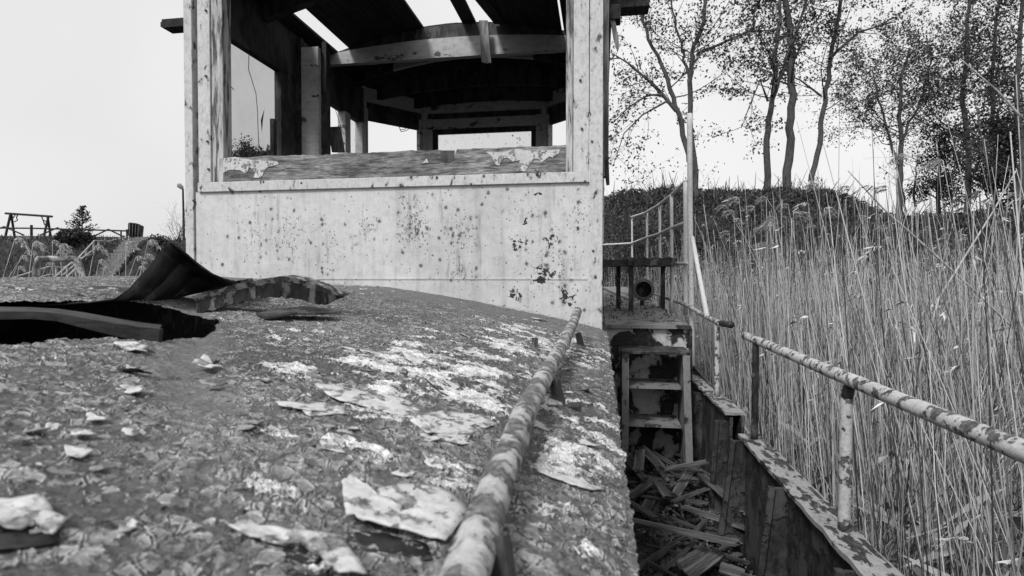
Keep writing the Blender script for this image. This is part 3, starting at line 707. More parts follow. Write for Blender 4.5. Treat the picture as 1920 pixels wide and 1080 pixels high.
# railings on the bulwark
def pipe(pts, r, name, mat, par, n=16, wob=.08, sub=10):
    P = []
    for i in range(len(pts)-1):
        for k in range(sub): P.append(Vector(pts[i]).lerp(Vector(pts[i+1]), k/sub))
    P.append(Vector(pts[-1])); m_ = MB(); m_.tube(P, r, n, True, wob)
    return m_.build(name, mat, par, smooth=False) if n < 6 else m_.build(name, mat, par, smooth=True)
RZ = EYE-.235
near = pipe([(.60, -1.2, RZ-.012), (.585, .6, RZ-.008), (.575, 1.4, RZ-.003), (.575, 2.36, RZ+.002)], .0158, 'side_railing', M['rail'], boat, 20, .05, 14); near['label'] = 'peeling white side railing nearest the camera'
pipe([(.575, 1.42, RZ), (.572, 1.42, EYE-.60)], .0135, 'post', M['rail'], near, 12)
pipe([(.572, 2.19, RZ), (.57, 2.19, EYE-.60)], .0125, 'post', M['black_steel'], near, 12)['label'] = 'bare black railing post with a few paint scraps'
pipe([(.585, .35, RZ), (.58, .35, EYE-.60)], .0135, 'post', M['rail'], near, 12)
m_ = MB(); m_.tube([(.575, 1.405, RZ-.016), (.575, 1.42, RZ-.045)], [.012, .0145], 10); m_.build('weld_collar', M['black_steel'], near)
far = pipe([PY(1352, 607, 2.73), PY(1320, 592, 3.15), PY(1286, 571, 3.85), PY(1258, 562, 4.5), PY(1228, 551, 5.6), PY(1200, 541, 8.0)], .0125, 'fore_railing', M['rail'], boat, 12)
pipe([PY(1353, 606, 2.72), PY(1371, 609, 2.58)], .0155, 'broken_end', M['black_steel'], far, 10)
pipe([(PY(1345, 608, 2.83)), Vector((PY(1345, 608, 2.83).x, 2.83, EYE-.575))], .0125, 'post', M['rail'], far, 12)
pole = pipe([PY(1293, 213, 3.72), PY(1294, 400, 3.72), PY(1297, 575, 3.72), PY(1298, 692, 3.72)], .0165, 'tall_pole', M['white_steel'], boat, 14, .03); pole['label'] = 'tall white pole standing at the break of the railing'
pipe([PY(1298, 445, 3.70), PY(1311, 515, 3.45), PY(1326, 594, 3.08)], .0135, 'brace', M['white_steel'], pole, 12, .03)
# bow railing
bow = pipe([PY(1286, 339, 3.95), PY(1260, 365, 4.3), PY(1236, 384, 5.25), PY(1210, 399, 6.3), PY(1184, 407, 7.9)], .0135, 'bow_railing', M['white_steel'], boat, 12, .02)
pipe([PY(1286, 417, 3.95), PY(1260, 427, 4.3), PY(1236, 438, 5.25), PY(1210, 446, 6.3), PY(1184, 456, 7.9), PY(1130, 459, 8.2)], .0125, 'middle_rail', M['white_steel'], bow, 10, .02)
pipe([PY(1262, 494, 4.35), PY(1292, 494, 3.75)], .0125, 'middle_rail', M['white_steel'], bow, 10, .02)
pipe([PY(1128, 539, 6.0), PY(1176, 559, 5.3)], .017, 'lower_rail', M['white_steel'], bow, 10, .02)
for (x, t, b, Y) in [(1285, 342, 590, 3.93), (1259, 366, 588, 4.3), (1237, 384, 577, 5.25), (1213, 399, 567, 6.3), (1185, 407, 560, 7.9)]:
    pipe([PY(x, t, Y), PY(x+1, b, Y)], .0125 if Y > 4 else .015, 'post', M['white_steel'], bow, 12, .02)
# raised foredeck platform
m_ = MB(); zt = EYE-.272
m_.strip([Vector((x, 3.27 + .004*math.sin(x*60), zt - .012*(x < .1)*0)) for x in np.linspace(.03, .50, 12)], [Vector((x*1.15, 9.3, zt+.12)) for x in np.linspace(.03, .36, 12)], (0, 0, -.02))
plat = m_.build('foredeck', M['step_paint'], boat)
m_ = MB(); m_.strip([Vector((x, 3.30, zt-.02)) for x in np.linspace(.03, .52, 12)], [Vector((x, 3.30, FLOOR)) for x in np.linspace(.03, .52, 12)], (0, .02, 0))
m_.build('deck_break', mat_peel('deck_break_peel', .50, .018, 9, .515, (1, 1, .8), dirt=.6, grain=60, edge=.05, bump=1., dist=.005), plat)
m_ = MB(); m_.strip([Vector((.50, y, zt-.004)) for y in (3.28, 5, 9)], [Vector((.50, y, zt-.3)) for y in (3.28, 5, 9)], (.012, 0, 0)); m_.build('deck_edge', M['black_steel'], plat)
s_ = SH('open_recess'); 
# deck opening: flat sheet, recess shade given as black colour, scalloped upper rim
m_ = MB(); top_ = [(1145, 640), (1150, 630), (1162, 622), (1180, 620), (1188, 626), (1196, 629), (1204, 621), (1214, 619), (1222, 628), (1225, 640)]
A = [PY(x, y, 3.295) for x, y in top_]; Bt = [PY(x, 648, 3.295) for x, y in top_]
m_.strip(A, Bt, (0, -.004, 0)); m_.build('opening_shade_sheet', M['ceiling'], plat)
# debris bumps on platform
# step ladder
lad_mat = M['step_paint']
lad = MB()
lz = PY(1170, 655, 3.12).z; lx0, lx1 = PY(1165, 655, 3.12).x, PY(1288, 655, 3.12).x
lad.box((lx0-.004, 3.02, lz-.012), (lx1+.004, 3.26, lz+.004)); lad_o = lad.build('step_ladder', M['black_steel'], boat, bevel=.002)
for sx in (0, 1):
    xa = lx0 if sx == 0 else lx1-.036
    m_ = MB(); dx = .0 if sx == 0 else .02
    m_.add([(xa, 3.02, lz-.0125), (xa+.036, 3.02, lz-.0125), (xa+.036+dx, 3.0, FLOOR), (xa+dx, 3.0, FLOOR), (xa, 3.26, lz-.0125), (xa+.036, 3.26, lz-.0125), (xa+.036+dx, 3.26, FLOOR), (xa+dx, 3.26, FLOOR)],
           [(0,1,2,3),(7,6,5,4),(0,4,5,1),(1,5,6,2),(2,6,7,3),(3,7,4,0)])
    m_.build('upright', M['step_paint'], lad_o)
for py, dep in ((722, .14), (793, .20)):
    z = PY(1200, py, 3.08).z
    m_ = MB(); m_.box((lx0+.037, 3.045, z-.012), (lx1-.037, 3.29, z)); m_.build('tread', M['step_paint'], lad_o)
# bench / table on foredeck
tz = PY(1180, 488, 4.3).z
m_ = MB(); n = 14; Ys = 4.12
m_.strip([Vector((.20 + .33*i/n, 4.12 + .006*math.sin(i*2.3), tz+.012 + .006*math.sin(i*1.7))) for i in range(n+1)], [Vector((.20 + .33*i/n, 4.7, tz+.01)) for i in range(n+1)], (0, 0, -.055))
m_.box((-.03, 4.15, tz-.045), (.197, 4.7, tz+.0))
tb = m_.build('deck_bench', M['black_steel'], boat); tb['label'] = 'rusted black steel bench on the foredeck'
for (x, y) in ((.225, 4.2), (.145, 4.55), (.01, 4.6), (.50, 4.65)):
    m_ = MB(); m_.box((x-.017, y-.017, EYE-.262), (x+.017, y+.017, tz-.045)); m_.build('leg', M['black_steel'], tb)
# searchlight
cx_ = PY(1206, 543, 4.9)
def ringpts(c, r, n=25): return [c + Vector((math.cos(2*math.pi*i/(n-1))*r, 0, math.sin(2*math.pi*i/(n-1))*r)) for i in range(n)]
m_ = MB(); prof = [(.0, .072), (.03, .078), (.07, .07), (.12, .045), (.15, .0)]
vs = []; n = 20
for (dy, r_) in prof:
    for k in range(n): vs.append(cx_ + Vector((math.cos(2*math.pi*k/n)*r_, dy, math.sin(2*math.pi*k/n)*r_)))
m_.add(vs, [(j*n+k, j*n+(k+1) % n, (j+1)*n+(k+1) % n, (j+1)*n+k) for j in range(4) for k in range(n)])
sl = m_.build('searchlight', M['black_steel'], boat, smooth=True); sl['label'] = 'round rusted searchlight under the bench end'
m_ = MB(); vs = []; prof = [(.012, .066), (.03, .05), (.045, .025), (.05, .001)]
for (dy, r_) in prof:
    for k in range(n): vs.append(cx_ + Vector((math.cos(2*math.pi*k/n)*r_, dy, math.sin(2*math.pi*k/n)*r_)))
m_.add(vs, [(j*n+k, (j+1)*n+k, (j+1)*n+(k+1) % n, j*n+(k+1) % n) for j in range(3) for k in range(n)]); m_.build('reflector', M['black_steel'], sl, smooth=True)
for rr_, dy, th in ((.088, -.01, .006), (.073, -.02, .005)):
    m_ = MB(); m_.tube(ringpts(cx_ + Vector((0, dy, 0)), rr_), th*1.25, 6, False); m_.build('rim', M['galv'], sl, smooth=True)
for k in range(3):
    a = 1.57 + k*2.09; m_ = MB(); m_.tube([cx_ + Vector((math.cos(a)*.068, -.015, math.sin(a)*.068)), cx_ + Vector((math.cos(a)*.09, -.012, math.sin(a)*.09))], .006, 5); m_.build('lug', M['cap'], sl)
m_ = MB(); m_.tube([cx_ + Vector((0, .03, -.06)), cx_ + Vector((-.01, .03, -.14)), cx_ + Vector((0, .03, -.165))], [.016, .02, .045], 10); m_.build('stand', M['hull_peel'], sl, smooth=True)

# --- deckhouse roof details
# starboard hand pipe
pp = [(800, 1250, .26), (875, 1080, .36), (935, 900, .52), (985, 770, .75), (1030, 690, 1.1), (1058, 640, 1.5), (1075, 605, 1.85), (1083, 583, 2.1)]
hp = pipe([PY(x, y, d) for x, y, d in pp], .0158, 'roof_handrail', M['bark_rail'], boat, 22, .16, 22); hp['label'] = 'thick flaking hand pipe along the roof edge'
for d_, x_ in ((1.02, -.085), (.40, -.078), (1.9, -.075)):
    m_ = MB(); m_.tube([(x_+.004, d_, EYE-.19), (x_+.016, d_-.02, roofz(x_)-.012)], [.011, .013], 8, True, .5)
    m_.box((x_-.01, d_-.035, roofz(x_)-.03), (x_+.05, d_+.02, roofz(x_)-.004)); m_.build('bracket', M['black_steel'], hp)
# port grab handle
a_, b_, c_, e_ = PY(66, 520, 1.95), PY(70, 486, 1.95), PY(145, 485, 2.05), PY(158, 517, 2.05)
gh = pipe([a_ - Vector((0, 0, .03)), a_.lerp(b_, .6), b_ + Vector((.008, 0, 0)), b_.lerp(c_, .3), c_ - Vector((.01, 0, 0)), c_.lerp(e_, .4), e_ - Vector((0, 0, .03))], .0125, 'grab_handle', M['bark_rail'], boat, 14, .25, 5)
# lifting flakes
def flake(px, py, r, asp=1.0, curl=.3, rot=0, mat='flake', seed=0, lift=.004):
    rg = random.Random(seed); c = RP(px, py); n = 16; rings = 4; vs = []; cz, sz = math.cos(rot), math.sin(rot)
    rad = [1 + .8*mn.noise(Vector((math.cos(6.283*k/n)*1.6, math.sin(6.283*k/n)*1.6, seed*3.1))) + rg.uniform(-.22, .22) for k in range(n)]
    cd = rg.uniform(0, 6.28) if curl > 0 else 4.7
    top = []
    for j in range(rings+1):
        for k in range(n):
            q = j/rings*rad[k]*r; lx, ly = q*math.cos(6.283*k/n)*asp, q*math.sin(6.283*k/n)
            x = c.x + lx*cz - ly*sz; y = c.y + lx*sz + ly*cz
            u = (math.cos(cd)*lx + math.sin(cd)*ly)/r
            z = roofz(min(x, .03)) + lift + abs(curl)*r*max(0, u)**2 + .12*r*mn.noise(Vector((lx/r*2, ly/r*2, seed))) + .05*r*(j/rings)**2
            top.append(Vector((x, y, z)))
    N_ = len(top); vs = top + [p - Vector((0, 0, .0012)) for p in top]
    fs = []
    for j in range(rings):
        for k in range(n):
            k2 = (k+1) % n; fs.append((j*n+k, (j+1)*n+k, (j+1)*n+k2, j*n+k2)); fs.append((N_+j*n+k, N_+j*n+k2, N_+(j+1)*n+k2, N_+(j+1)*n+k))
    for k in range(n): k2 = (k+1) % n; fs.append((rings*n+k, N_+rings*n+k, N_+rings*n+k2, rings*n+k2))
    m_ = MB(); m_.add(vs, fs); return m_.build('paint_flake', M[mat], roof, smooth=True)
FL = [ (1120, 890, .02, 1.3, .5),
      (620, 850, .014, 1.8, .5), (860, 830, .03, 1.8, .3), (245, 655, .028, 2.2, .15),
      (860, 740, .035, 2., .4), (930, 700, .03, 2., .4), (800, 690, .03, 2.2, .3), (900, 640, .04, 2.4, .3),
      (670, 662, .03, 2.4, .3), (820, 880, .018, 1.6, .8), (760, 900, .016, 1.2, 1.2), (1100, 840, .018, 1.4, .5), (1010, 600, .03, 2, .3), (590, 775, .03, 2.2, .3),
      (390, 690, .022, 2, .6), (800, 830, .02, 1.6, .6), (1000, 800, .02, 1.5, .6), (1060, 740, .02, 1.5, .6), (240, 1010, .01, 1.4, .6), (90, 1015, .012, 1, .9)]
for i, (x, y, r_, asp, cu) in enumerate(FL): flake(x, y, r_*.62, asp*.85, cu*.35, rnd.uniform(-.5, .5), 'flake', 100+i)
for i in range(26):
    x, y = rnd.uniform(-50, 1110), rnd.choice([rnd.uniform(640, 1070), rnd.uniform(640, 850)])
    p = RP(x, y)
    if p.y > 2.6 or p.y < .3 or p.x > 0 or (-1.6 < p.x < -.66 and .45 < p.y < 1.3): continue
    flake(x, y, rnd.uniform(.005, .011)*min(1.6, .6+p.y*.6), rnd.uniform(1, 1.7), rnd.uniform(.05, .3), rnd.uniform(-.8, .8), rnd.choice(['flake_grey', 'flake_grey', 'flake']), 300+i)
def plate(poly, lift, mat='flake', seed=0, edge=0, label=None):
    P = [RP(x, y) for x, y in poly]; Q = []
    for i in range(len(P)):
        a, b = P[i], P[(i+1) % len(P)]
        for k in range(4): Q.append(a.lerp(b, k/4))
    n = len(Q); c = sum(Q, Vector())/n; rings = 7; top = []
    for j in range(rings+1):
        for k in range(n):
            f = j/rings; jit = 1 + (.07*mn.noise(Vector((k*.9, seed, 1))) if j == rings else 0); p = c.lerp(Q[k], f*jit)
            near_ = max(0, (c.y-p.y)/max(.01, c.y-min(q.y for q in Q)))
            z = roofz(min(p.x, .03)) + lift + edge*near_**2 + .35*lift*mn.noise(p*70 + Vector((seed, 0, 0))) + (.3*lift*mn.noise(p*160) if j else 0)
            top.append(Vector((p.x, p.y, z)))
    N_ = len(top); vs = top + [p - Vector((0, 0, .0015)) for p in top]; fs = []
    for j in range(rings):
        for k in range(n):
            k2 = (k+1) % n; fs.append((j*n+k, (j+1)*n+k, (j+1)*n+k2, j*n+k2)); fs.append((N_+j*n+k, N_+j*n+k2, N_+(j+1)*n+k2, N_+(j+1)*n+k))
    for k in range(n): k2 = (k+1) % n; fs.append((rings*n+k, N_+rings*n+k, N_+rings*n+k2, rings*n+k2))
    m_ = MB(); m_.add(vs, fs); o = m_.build('paint_plate_or_patch', M[mat], roof, smooth=True)
    if label: o['label'] = label
    return o
plate([(640, 1005), (720, 1018), (800, 1030), (812, 1060), (740, 1058), (680, 1052), (636, 1040)], .0035, 'sheet', 1)  # dark patch laid under the near edge of the largest white plate
plate([(640, 925), (660, 915), (700, 935), (745, 925), (800, 925), (850, 940), (880, 975), (860, 1010), (835, 1035), (780, 1025), (720, 1018), (680, 1010), (650, 1000), (645, 965)], .008, 'flake', 2, .004, 'largest white peeled paint plate beside the hand pipe')
plate([(530, 1052), (560, 1036), (600, 1034), (622, 1060), (616, 1110), (560, 1120), (525, 1090)], .0035, 'sheet', 3)  # flat dark patch, the darkness of a hole put into its colour
plate([(428, 1005), (470, 1008), (540, 1014), (640, 1022), (662, 1060), (690, 1100), (636, 1100), (618, 1050), (590, 1033), (555, 1034), (530, 1050), (500, 1045), (470, 1040)], .007, 'flake', 4, .003)
plate([(-60, 1020), (20, 1012), (90, 1010), (110, 1035), (60, 1050), (-40, 1060)], .003, 'sheet', 5)  # dark patch along the near edge of the next white plate
plate([(-60, 950), (0, 955), (80, 950), (100, 985), (126, 998), (100, 1026), (70, 1008), (40, 1030), (0, 1018), (-50, 1020)], .007, 'flake', 6, .004)
plate([(588, 725), (640, 730), (700, 745), (760, 755), (792, 780), (750, 790), (700, 778), (655, 768), (620, 750)], .005, 'flake', 7, .002)
plate([(560, 770), (600, 762), (650, 772), (625, 786), (580, 788)], .004, 'flake', 8)
plate([(760, 792), (830, 780), (900, 785), (935, 800), (880, 820), (800, 822)], .005, 'flake', 9, .002)
plate([(1000, 880), (1040, 872), (1080, 890), (1100, 912), (1132, 932), (1090, 932), (1050, 912), (1010, 900)], .006, 'flake', 10, .003)
plate([(648, 655), (680, 660), (742, 665), (700, 673), (660, 669)], .004, 'flake', 11)
plate([(830, 668), (880, 664), (930, 672), (900, 684), (850, 682)], .005, 'flake', 12)
plate([(760, 612), (810, 612), (850, 624), (810, 630)], .004, 'flake', 13)
plate([(215, 650), (245, 647), (272, 655), (240, 662)], .003, 'flake_grey', 14)
plate([(120, 852), (150, 848), (176, 860), (150, 872), (126, 866)], .004, 'flake', 15, .002)
# dark curled scraps
for (x, y, r_, cu) in [(835, 742, .035, .7), (250, 705, .022, .8), (400, 686, .015, 1.), (1005, 650, .01, 2.5)]:
    flake(x, y, r_*.45, 2., cu*.5, rnd.uniform(-.3, .3), 'sheet', int(x), .004)['label'] = 'dark curled scrap of roof coating'
m_ = MB(); c = RP(1003, 655); m_.box((c.x-.008, c.y-.006, c.z-.005), (c.x+.008, c.y+.006, c.z+.032)); m_.build('broken_stud', M['step_paint'], roof)

cs = []
for _ in range(2600):
    if rnd.random() < .35: x, y = rnd.uniform(-2.1, .0), 2.69 - abs(rnd.gauss(0, .05))
    else: x, y = rnd.uniform(-1.9, .02), rnd.uniform(.45, 2.6)
    if -1.3 < x < -.6 and .45 < y < 1.3: continue
    cs.append((x, y, roofz(x) + rnd.uniform(.002, .007)))
cs = np.array(cs); V, Fq = leaves(cs, .009, rng); cc = np.repeat(cs, 4, 0); V = cc + (V-cc)*np.array([1, 1, .35])
cr_ = mesh_np('paint_crumbs', V, Fq, M['flake_grey'], parent=roof); cr_['kind'] = 'stuff'
# ragged bent sheet, thing of its own
E1 = [(-60, 578, .95), (0, 578, .95), (60, 574, .97), (120, 571, 1.0), (165, 568, 1.03), (213, 562, 1.06), (240, 543, 1.08), (280, 498, 1.12), (302, 468, 1.14), (318, 455, 1.16), (335, 466, 1.18), (352, 480, 1.2), (372, 499, 1.22), (395, 514, 1.26), (420, 524, 1.30), (442, 529, 1.36), (470, 523, 1.5)]
E1 = [tuple(E1[i][q] + (E1[i+1][q]-E1[i][q])*k/4 for q in range(3)) for i in range(len(E1)-1) for k in range(4)] + [E1[-1]]
E1 = [(x, y + 1.6*mn.noise(Vector((i*.7, 0, 2))), d) for i, (x, y, d) in enumerate(E1)]
m_ = MB(); top = [PY(*e) for e in E1]; bot = []
for i, p in enumerate(top):
    y = max(p.y + .10, 1.20 + i*.0045); x = p.x*(1.0 + .02) - .02; bot.append(Vector((x-.05, y+.12, roofz(x-.05)+.010)))
mid = [a.lerp(b, .5) + Vector((0, 0, -.010 - .012*math.sin(i*.2)**2 + .006*mn.noise(Vector((i*.35, 7, 0))))) for i, (a, b) in enumerate(zip(top, bot))]
q1 = [a.lerp(b, .5) + Vector((0, 0, .006*mn.noise(Vector((i*.5, 1, 0))))) for i, (a, b) in enumerate(zip(top, mid))]
m_.strip(top, q1, (0, .003, .003)); m_.strip(q1, mid, (0, .003, .003)); m_.strip(mid, bot, (0, .003, .003))
sh = m_.build('bent_sheet', M['sheet'], None, bot[30], True); tag(sh, 'dark bent steel sheet rearing to a peak on the roof', 'metal sheet')
# small torn tabs left
def ragged(name, pts, Y, label, cat, mat='sheet', th=.006):
    m_ = MB(); P = [PY(x, y, Y) for x, y in pts]; n = len(P); Q = [p + Vector((.0, th, 0)) for p in P]
    m_.add(P+Q, [tuple(range(n)), tuple(range(2*n-1, n-1, -1))] + [(i, n+i, n+(i+1) % n, (i+1) % n) for i in range(n)])
    return tag(m_.build(name, M[mat], None, P[0]), label, cat)
ragged('torn_tab', [(30, 580), (33, 566), (29, 556), (38, 560), (42, 571), (50, 568), (58, 563), (60, 572), (57, 581)], 1.0, 'small jagged black metal tab standing up at the far left', 'metal scrap')
ragged('torn_tab', [(143, 572), (145, 556), (144, 550), (151, 552), (158, 558), (175, 557), (192, 560), (212, 559), (214, 566), (180, 570)], 1.12, 'thin jagged strip of torn metal left of the bent sheet', 'metal scrap')
# fallen batten in front (L-section)
m_ = MB(); tb_ = [(-80, 573, .78), (0, 575, .80), (60, 576, .82), (110, 579, .84), (160, 586, .86), (215, 596, .88), (262, 604, .90), (303, 609, .92)]
tf_ = [(-80, 582, .72), (0, 584, .74), (60, 584, .75), (105, 587, .76), (160, 597, .78), (215, 606, .80), (262, 613, .82), (299, 617, .83)]
bf_ = [(-80, 598, .72), (0, 599, .74), (60, 598, .75), (105, 602, .76), (160, 616, .78), (215, 630, .80), (262, 639, .82), (297, 645, .83)]
A_, B__, D_ = [PY(*q) for q in tb_], [PY(*q) for q in tf_], [PY(*q) for q in bf_]
m_.strip(A_, B__, (0, 0, -.006)); m_.strip(B__, D_, (0, .008, 0)); m_.add([B__[-1], A_[-1], A_[-1]-Vector((0, 0, .012)), D_[-1]], [(0, 1, 2, 3)])
tag(m_.build('fallen_batten', mat_peel('batten_grain', .04, .015, 10, .5, (.5, 1, 3), dirt=.5, grain=50), None, B__[-1]), 'dark angled batten lying across the torn roof opening', 'batten')
# curved peeling rim strip
top_ = [(362, 556, 1.18), (385, 547, 1.2), (410, 543, 1.22), (440, 533, 1.25), (475, 527, 1.28), (505, 521, 1.31), (530, 518, 1.34), (560, 522, 1.38), (590, 532, 1.42), (615, 542, 1.46), (634, 552, 1.5), (645, 553, 1.53)]
bot_ = [(368, 592, 1.18), (388, 583, 1.2), (412, 578, 1.22), (440, 568, 1.25), (475, 561, 1.28), (505, 557, 1.31), (530, 557, 1.34), (560, 561, 1.38), (590, 570, 1.42), (608, 572, 1.46), (628, 562, 1.5), (640, 558, 1.53)]
def resample(L, k):
    o = []
    for i in range(len(L)-1):
        for j in range(k): t = j/k; o.append(tuple(L[i][q]+(L[i+1][q]-L[i][q])*t for q in range(3)))
    return o + [L[-1]]
T2, B2 = resample(top_, 5), resample(bot_, 5)
T2 = [PY(x, y + 2.2*mn.noise(Vector((i*.8, 0, 0))), d) for i, (x, y, d) in enumerate(T2)]; B2 = [PY(x, y + 4*mn.noise(Vector((i*.6, 5, 0))), d) for i, (x, y, d) in enumerate(B2)]
m_ = MB(); Mi = [a.lerp(b, .28) + Vector((0, .008, 0)) for a, b in zip(T2, B2)]
rim = empty('curved_rim', B2[0], 'curved rim strip with flaking paint beside the bent sheet', 'metal strip')
m_.strip([p + Vector((-.01, .07, .004)) for p in T2], T2, (0, 0, -.004))
Tj = [p + Vector((0, -.004 + .004*mn.noise(p*60), 0)) for p in T2]; Mj = [p + Vector((0, -.002, .006*mn.noise(p*45))) for p in Mi]
m_.strip(Tj, Mj, (0, .01, 0)); m_.build('flange', mat_peel('rim_flange_flakes', .36, .05, 34, .52, (1.2, 1, 1), dirt=.7, grain=90, edge=.1, bump=1., dist=.006), rim)
m_ = MB(); m_.strip(Mi, B2, (0, .012, 0)); m_.build('web', mat_peel('rim_web_flakes', .20, .018, 26, .47, (1.5, 1, .4), dirt=.7, grain=70, edge=.08, bump=1., dist=.006), rim)
m_ = MB(); P = [PY(x, y, d) for x, y, d in ((480, 592, 1.25), (520, 583, 1.3), (570, 578, 1.35), (630, 583, 1.4))]; Q = [PY(x, y, d) for x, y, d in ((500, 598, 1.2), (550, 590, 1.25), (600, 590, 1.3), (632, 588, 1.36))]
m_.strip([p + Vector((0, 0, .006)) for p in P], [p + Vector((0, 0, .004)) for p in Q], (0, 0, -.005)); tag(m_.build('flat_scrap', M['hull_peel'], None, P[0]), 'flat flaking scrap lying under the curved rim strip', 'metal scrap')

# --- wheelhouse
W0, W1 = PY(350, 400, 2.7).x, PY(1130, 400, 2.7).x       # outer faces
def zpy(py, Y=2.7, px=740): return PY(px, py, Y).z
ZR = zpy(352)               # top of the lower panel
m_ = MB(); n = 40; Xs = np.linspace(W0+.055, W1-.055, n)
m_.strip([Vector((x, 2.70, zpy(351, px=740))) for x in Xs], [Vector((x, 2.70, roofz(x)-.04)) for x in Xs], (0, .02, 0))
wh = m_.build('wheelhouse', M['wall'], boat); wh['label'] = 'white rust speckled wheelhouse with an empty front window'
# welded foot strip, slightly proud
m_ = MB(); m_.strip([Vector((x, 2.6965, zpy(521.5)+.0012)) for x in (W0+.06, W1-.07)], [Vector((x, 2.6965, zpy(523.5)-.0012)) for x in (W0+.06, W1-.07)], (0, .0035, 0)); m_.build('weld_seam', M['wall'], wh)
HT = EYE + 1.75             # wall plate height
a0, a1, b0, b1 = PY(371, 341, 2.69), PY(1109, 323, 2.69), PY(371, 358, 2.69), PY(1109, 344, 2.69)
zt_, zb_ = (a0.z+a1.z)/2, (b0.z+b1.z)/2
# corner angle posts (outer steel cover strip + inner strip)
def post(x0, x1, y0, y1, z0, z1, mat, name='corner_post', bev=.002, par=None):
    m_ = MB(); nz = 8
    for i in range(1): m_.box((x0, y0, z0), (x1, y1, z1))
    return m_.build(name, mat, par or wh, bevel=bev)
post(W0, W0+.048, 2.690, 2.76, roofz(W0)-.05, HT, M['post_paint'])
xl = PY(369, 200, 2.69).x; xl2 = PY(393, 200, 2.69).x; xl3 = PY(400, 200, 2.69).x; xl4 = PY(415, 200, 2.69).x
post(xl+.003, xl2, 2.694, 2.76, zt_+.001, HT, M['post_paint'], 'cover_strip')
post(xl2+.004, xl4, 2.702, 2.775, zt_+.001, HT, M['trim_crack'], 'window_jamb')
post(W1-.062, W1, 2.688, 2.76, roofz(0)-.06, HT, M['post_paint'])
xr = PY(1108, 200, 2.69).x; xr2 = PY(1075, 200, 2.69).x; xr3 = PY(1061, 200, 2.69).x
post(xr2, min(xr, W1-.065), 2.693, 2.76, zt_+.001, HT, M['post_paint'], 'cover_strip')
post(xr3, xr2-.003, 2.702, 2.775, zt_+.001, HT, M['trim_crack'], 'window_jamb')
# rail under the window
m_ = MB(); m_.box((xl+.002, 2.686, zb_), (W1-.064, 2.699, zt_)); m_.build('ledge_strip', M['post_paint'], wh, bevel=.002)
# sill board with worn upper edge
m_ = MB(); Xs = np.linspace(xl3, xr3+.006, 90)
zs0 = (PY(740, 284, 2.705).z)
m_.strip([Vector((x, 2.705, zs0 + .006*mn.noise(Vector((x*9, 0, 0))) + .004*mn.noise(Vector((x*40, 0, 0))) - (.05 if abs(x-PY(840, 290, 2.705).x) < .028 else 0))) for x in Xs],
         [Vector((x, 2.705, zt_+.0015)) for x in Xs], (0, .045, 0)); sill = m_.build('window_sill', M['sill'], wh)
def patch(pts, Y, mat, name, par, th=.003):
    m_ = MB(); P = [PY(x, y, Y) for x, y in pts]; n = len(P); Q = [p + Vector((0, th, 0)) for p in P]
    m_.add(P+Q, [tuple(range(n)), tuple(range(2*n-1, n-1, -1))] + [(i, n+i, n+(i+1) % n, (i+1) % n) for i in range(n)])
    return m_.build(name, mat, par)
patch([(410, 298), (440, 294), (468, 299), (520, 303), (522, 308), (500, 314), (494, 323), (490, 333), (476, 333), (478, 322), (467, 312), (462, 326), (450, 319), (432, 318), (412, 327)], 2.702, M['flake'], 'paint_remnant', wh)
patch([(911, 284), (940, 286), (965, 279), (1000, 283), (1050, 280), (1048, 287), (1036, 296), (1030, 293), (1015, 305), (1010, 298), (1000, 297), (990, 313), (985, 321), (970, 321), (975, 300), (962, 303), (952, 296), (944, 297), (936, 310), (930, 309), (920, 292)], 2.702, M['flake'], 'paint_remnant', wh)
patch([(1002, 317), (1010, 315), (1028, 325), (1024, 328)], 2.698, M['old_wood'], 'splinter', wh, .01)
patch([(792, 306), (800, 297), (803, 305)], 2.701, M['flake'], 'paint_remnant', wh)
patch([(826, 282), (853, 282), (851, 300), (843, 306), (832, 305), (826, 298)], 2.7035, M['inner_dark'], 'latch_recess', wh, .001)
# screws
scr = MB()
sp = [(385, 19), (385, 142), (388, 265), (376, 352), (390, 317), (362, 376), (494, 341), (565, 343), (724, 346), (883, 345), (907, 330), (1097, 340), (1088, 150), (1091, 241), (1110, 265), (1112, 470)]
s0_ = None
for i, (x, y) in enumerate(sp):
    c = PY(x, y, 2.686); vs = []; n = 8
    m_ = MB()
    for (r_, dy) in ((.0062, .006), (.0062, -.001), (.004, -.0035)):
        for k in range(n): vs.append(c + Vector((math.cos(6.283*k/n)*r_, dy, math.sin(6.283*k/n)*r_)))
    m_.add(vs, [(j*n+(k+1) % n, j*n+k, (j+1)*n+k, (j+1)*n+(k+1) % n) for j in range(2) for k in range(n)] + [tuple(2*n+k for k in range(n))])
    m_.build('screw_head', M['rivet'], wh)
# side walls (left with windows, right with windows)
XL, XR = W0+.02, W1-.02
zwb, zwt = EYE+.58, EYE+1.40
m_ = MB()
m_.box((XL-.02, 2.765, roofz(XL)-.1), (XL+.02, 4.9, zwb)); m_.build('side_panel', M['inner_dark'], wh)
m_ = MB(); m_.box((XL-.02, 2.765, zwt), (XL+.03, 4.9, EYE+1.72)); m_.build('header_board', M['inner_dark'], wh)
m_ = MB(); m_.box((XR-.02, 2.765, roofz(0)-.1), (XR+.02, 4.9, zwb)); m_.build('side_panel', M['wall'], wh)
m_ = MB(); m_.box((XR-.03, 2.765, zwt), (XR+.02, 4.9, EYE+1.72)); m_.build('header_board', M['inner_dark'], wh)
for (y0, y1, mt, xin) in [(3.53, 4.055, 'inner_dark', .03), (4.06, 4.14, 'sill', .05), (4.46, 4.56, 'inner_paint', .05), (4.80, 4.88, 'inner_paint', .05)]:
    m_ = MB(); m_.box((XL-.02, y0, zwb), (XL+xin, y1, zwt)); m_.build('window_post', M[mt], wh, bevel=.002)
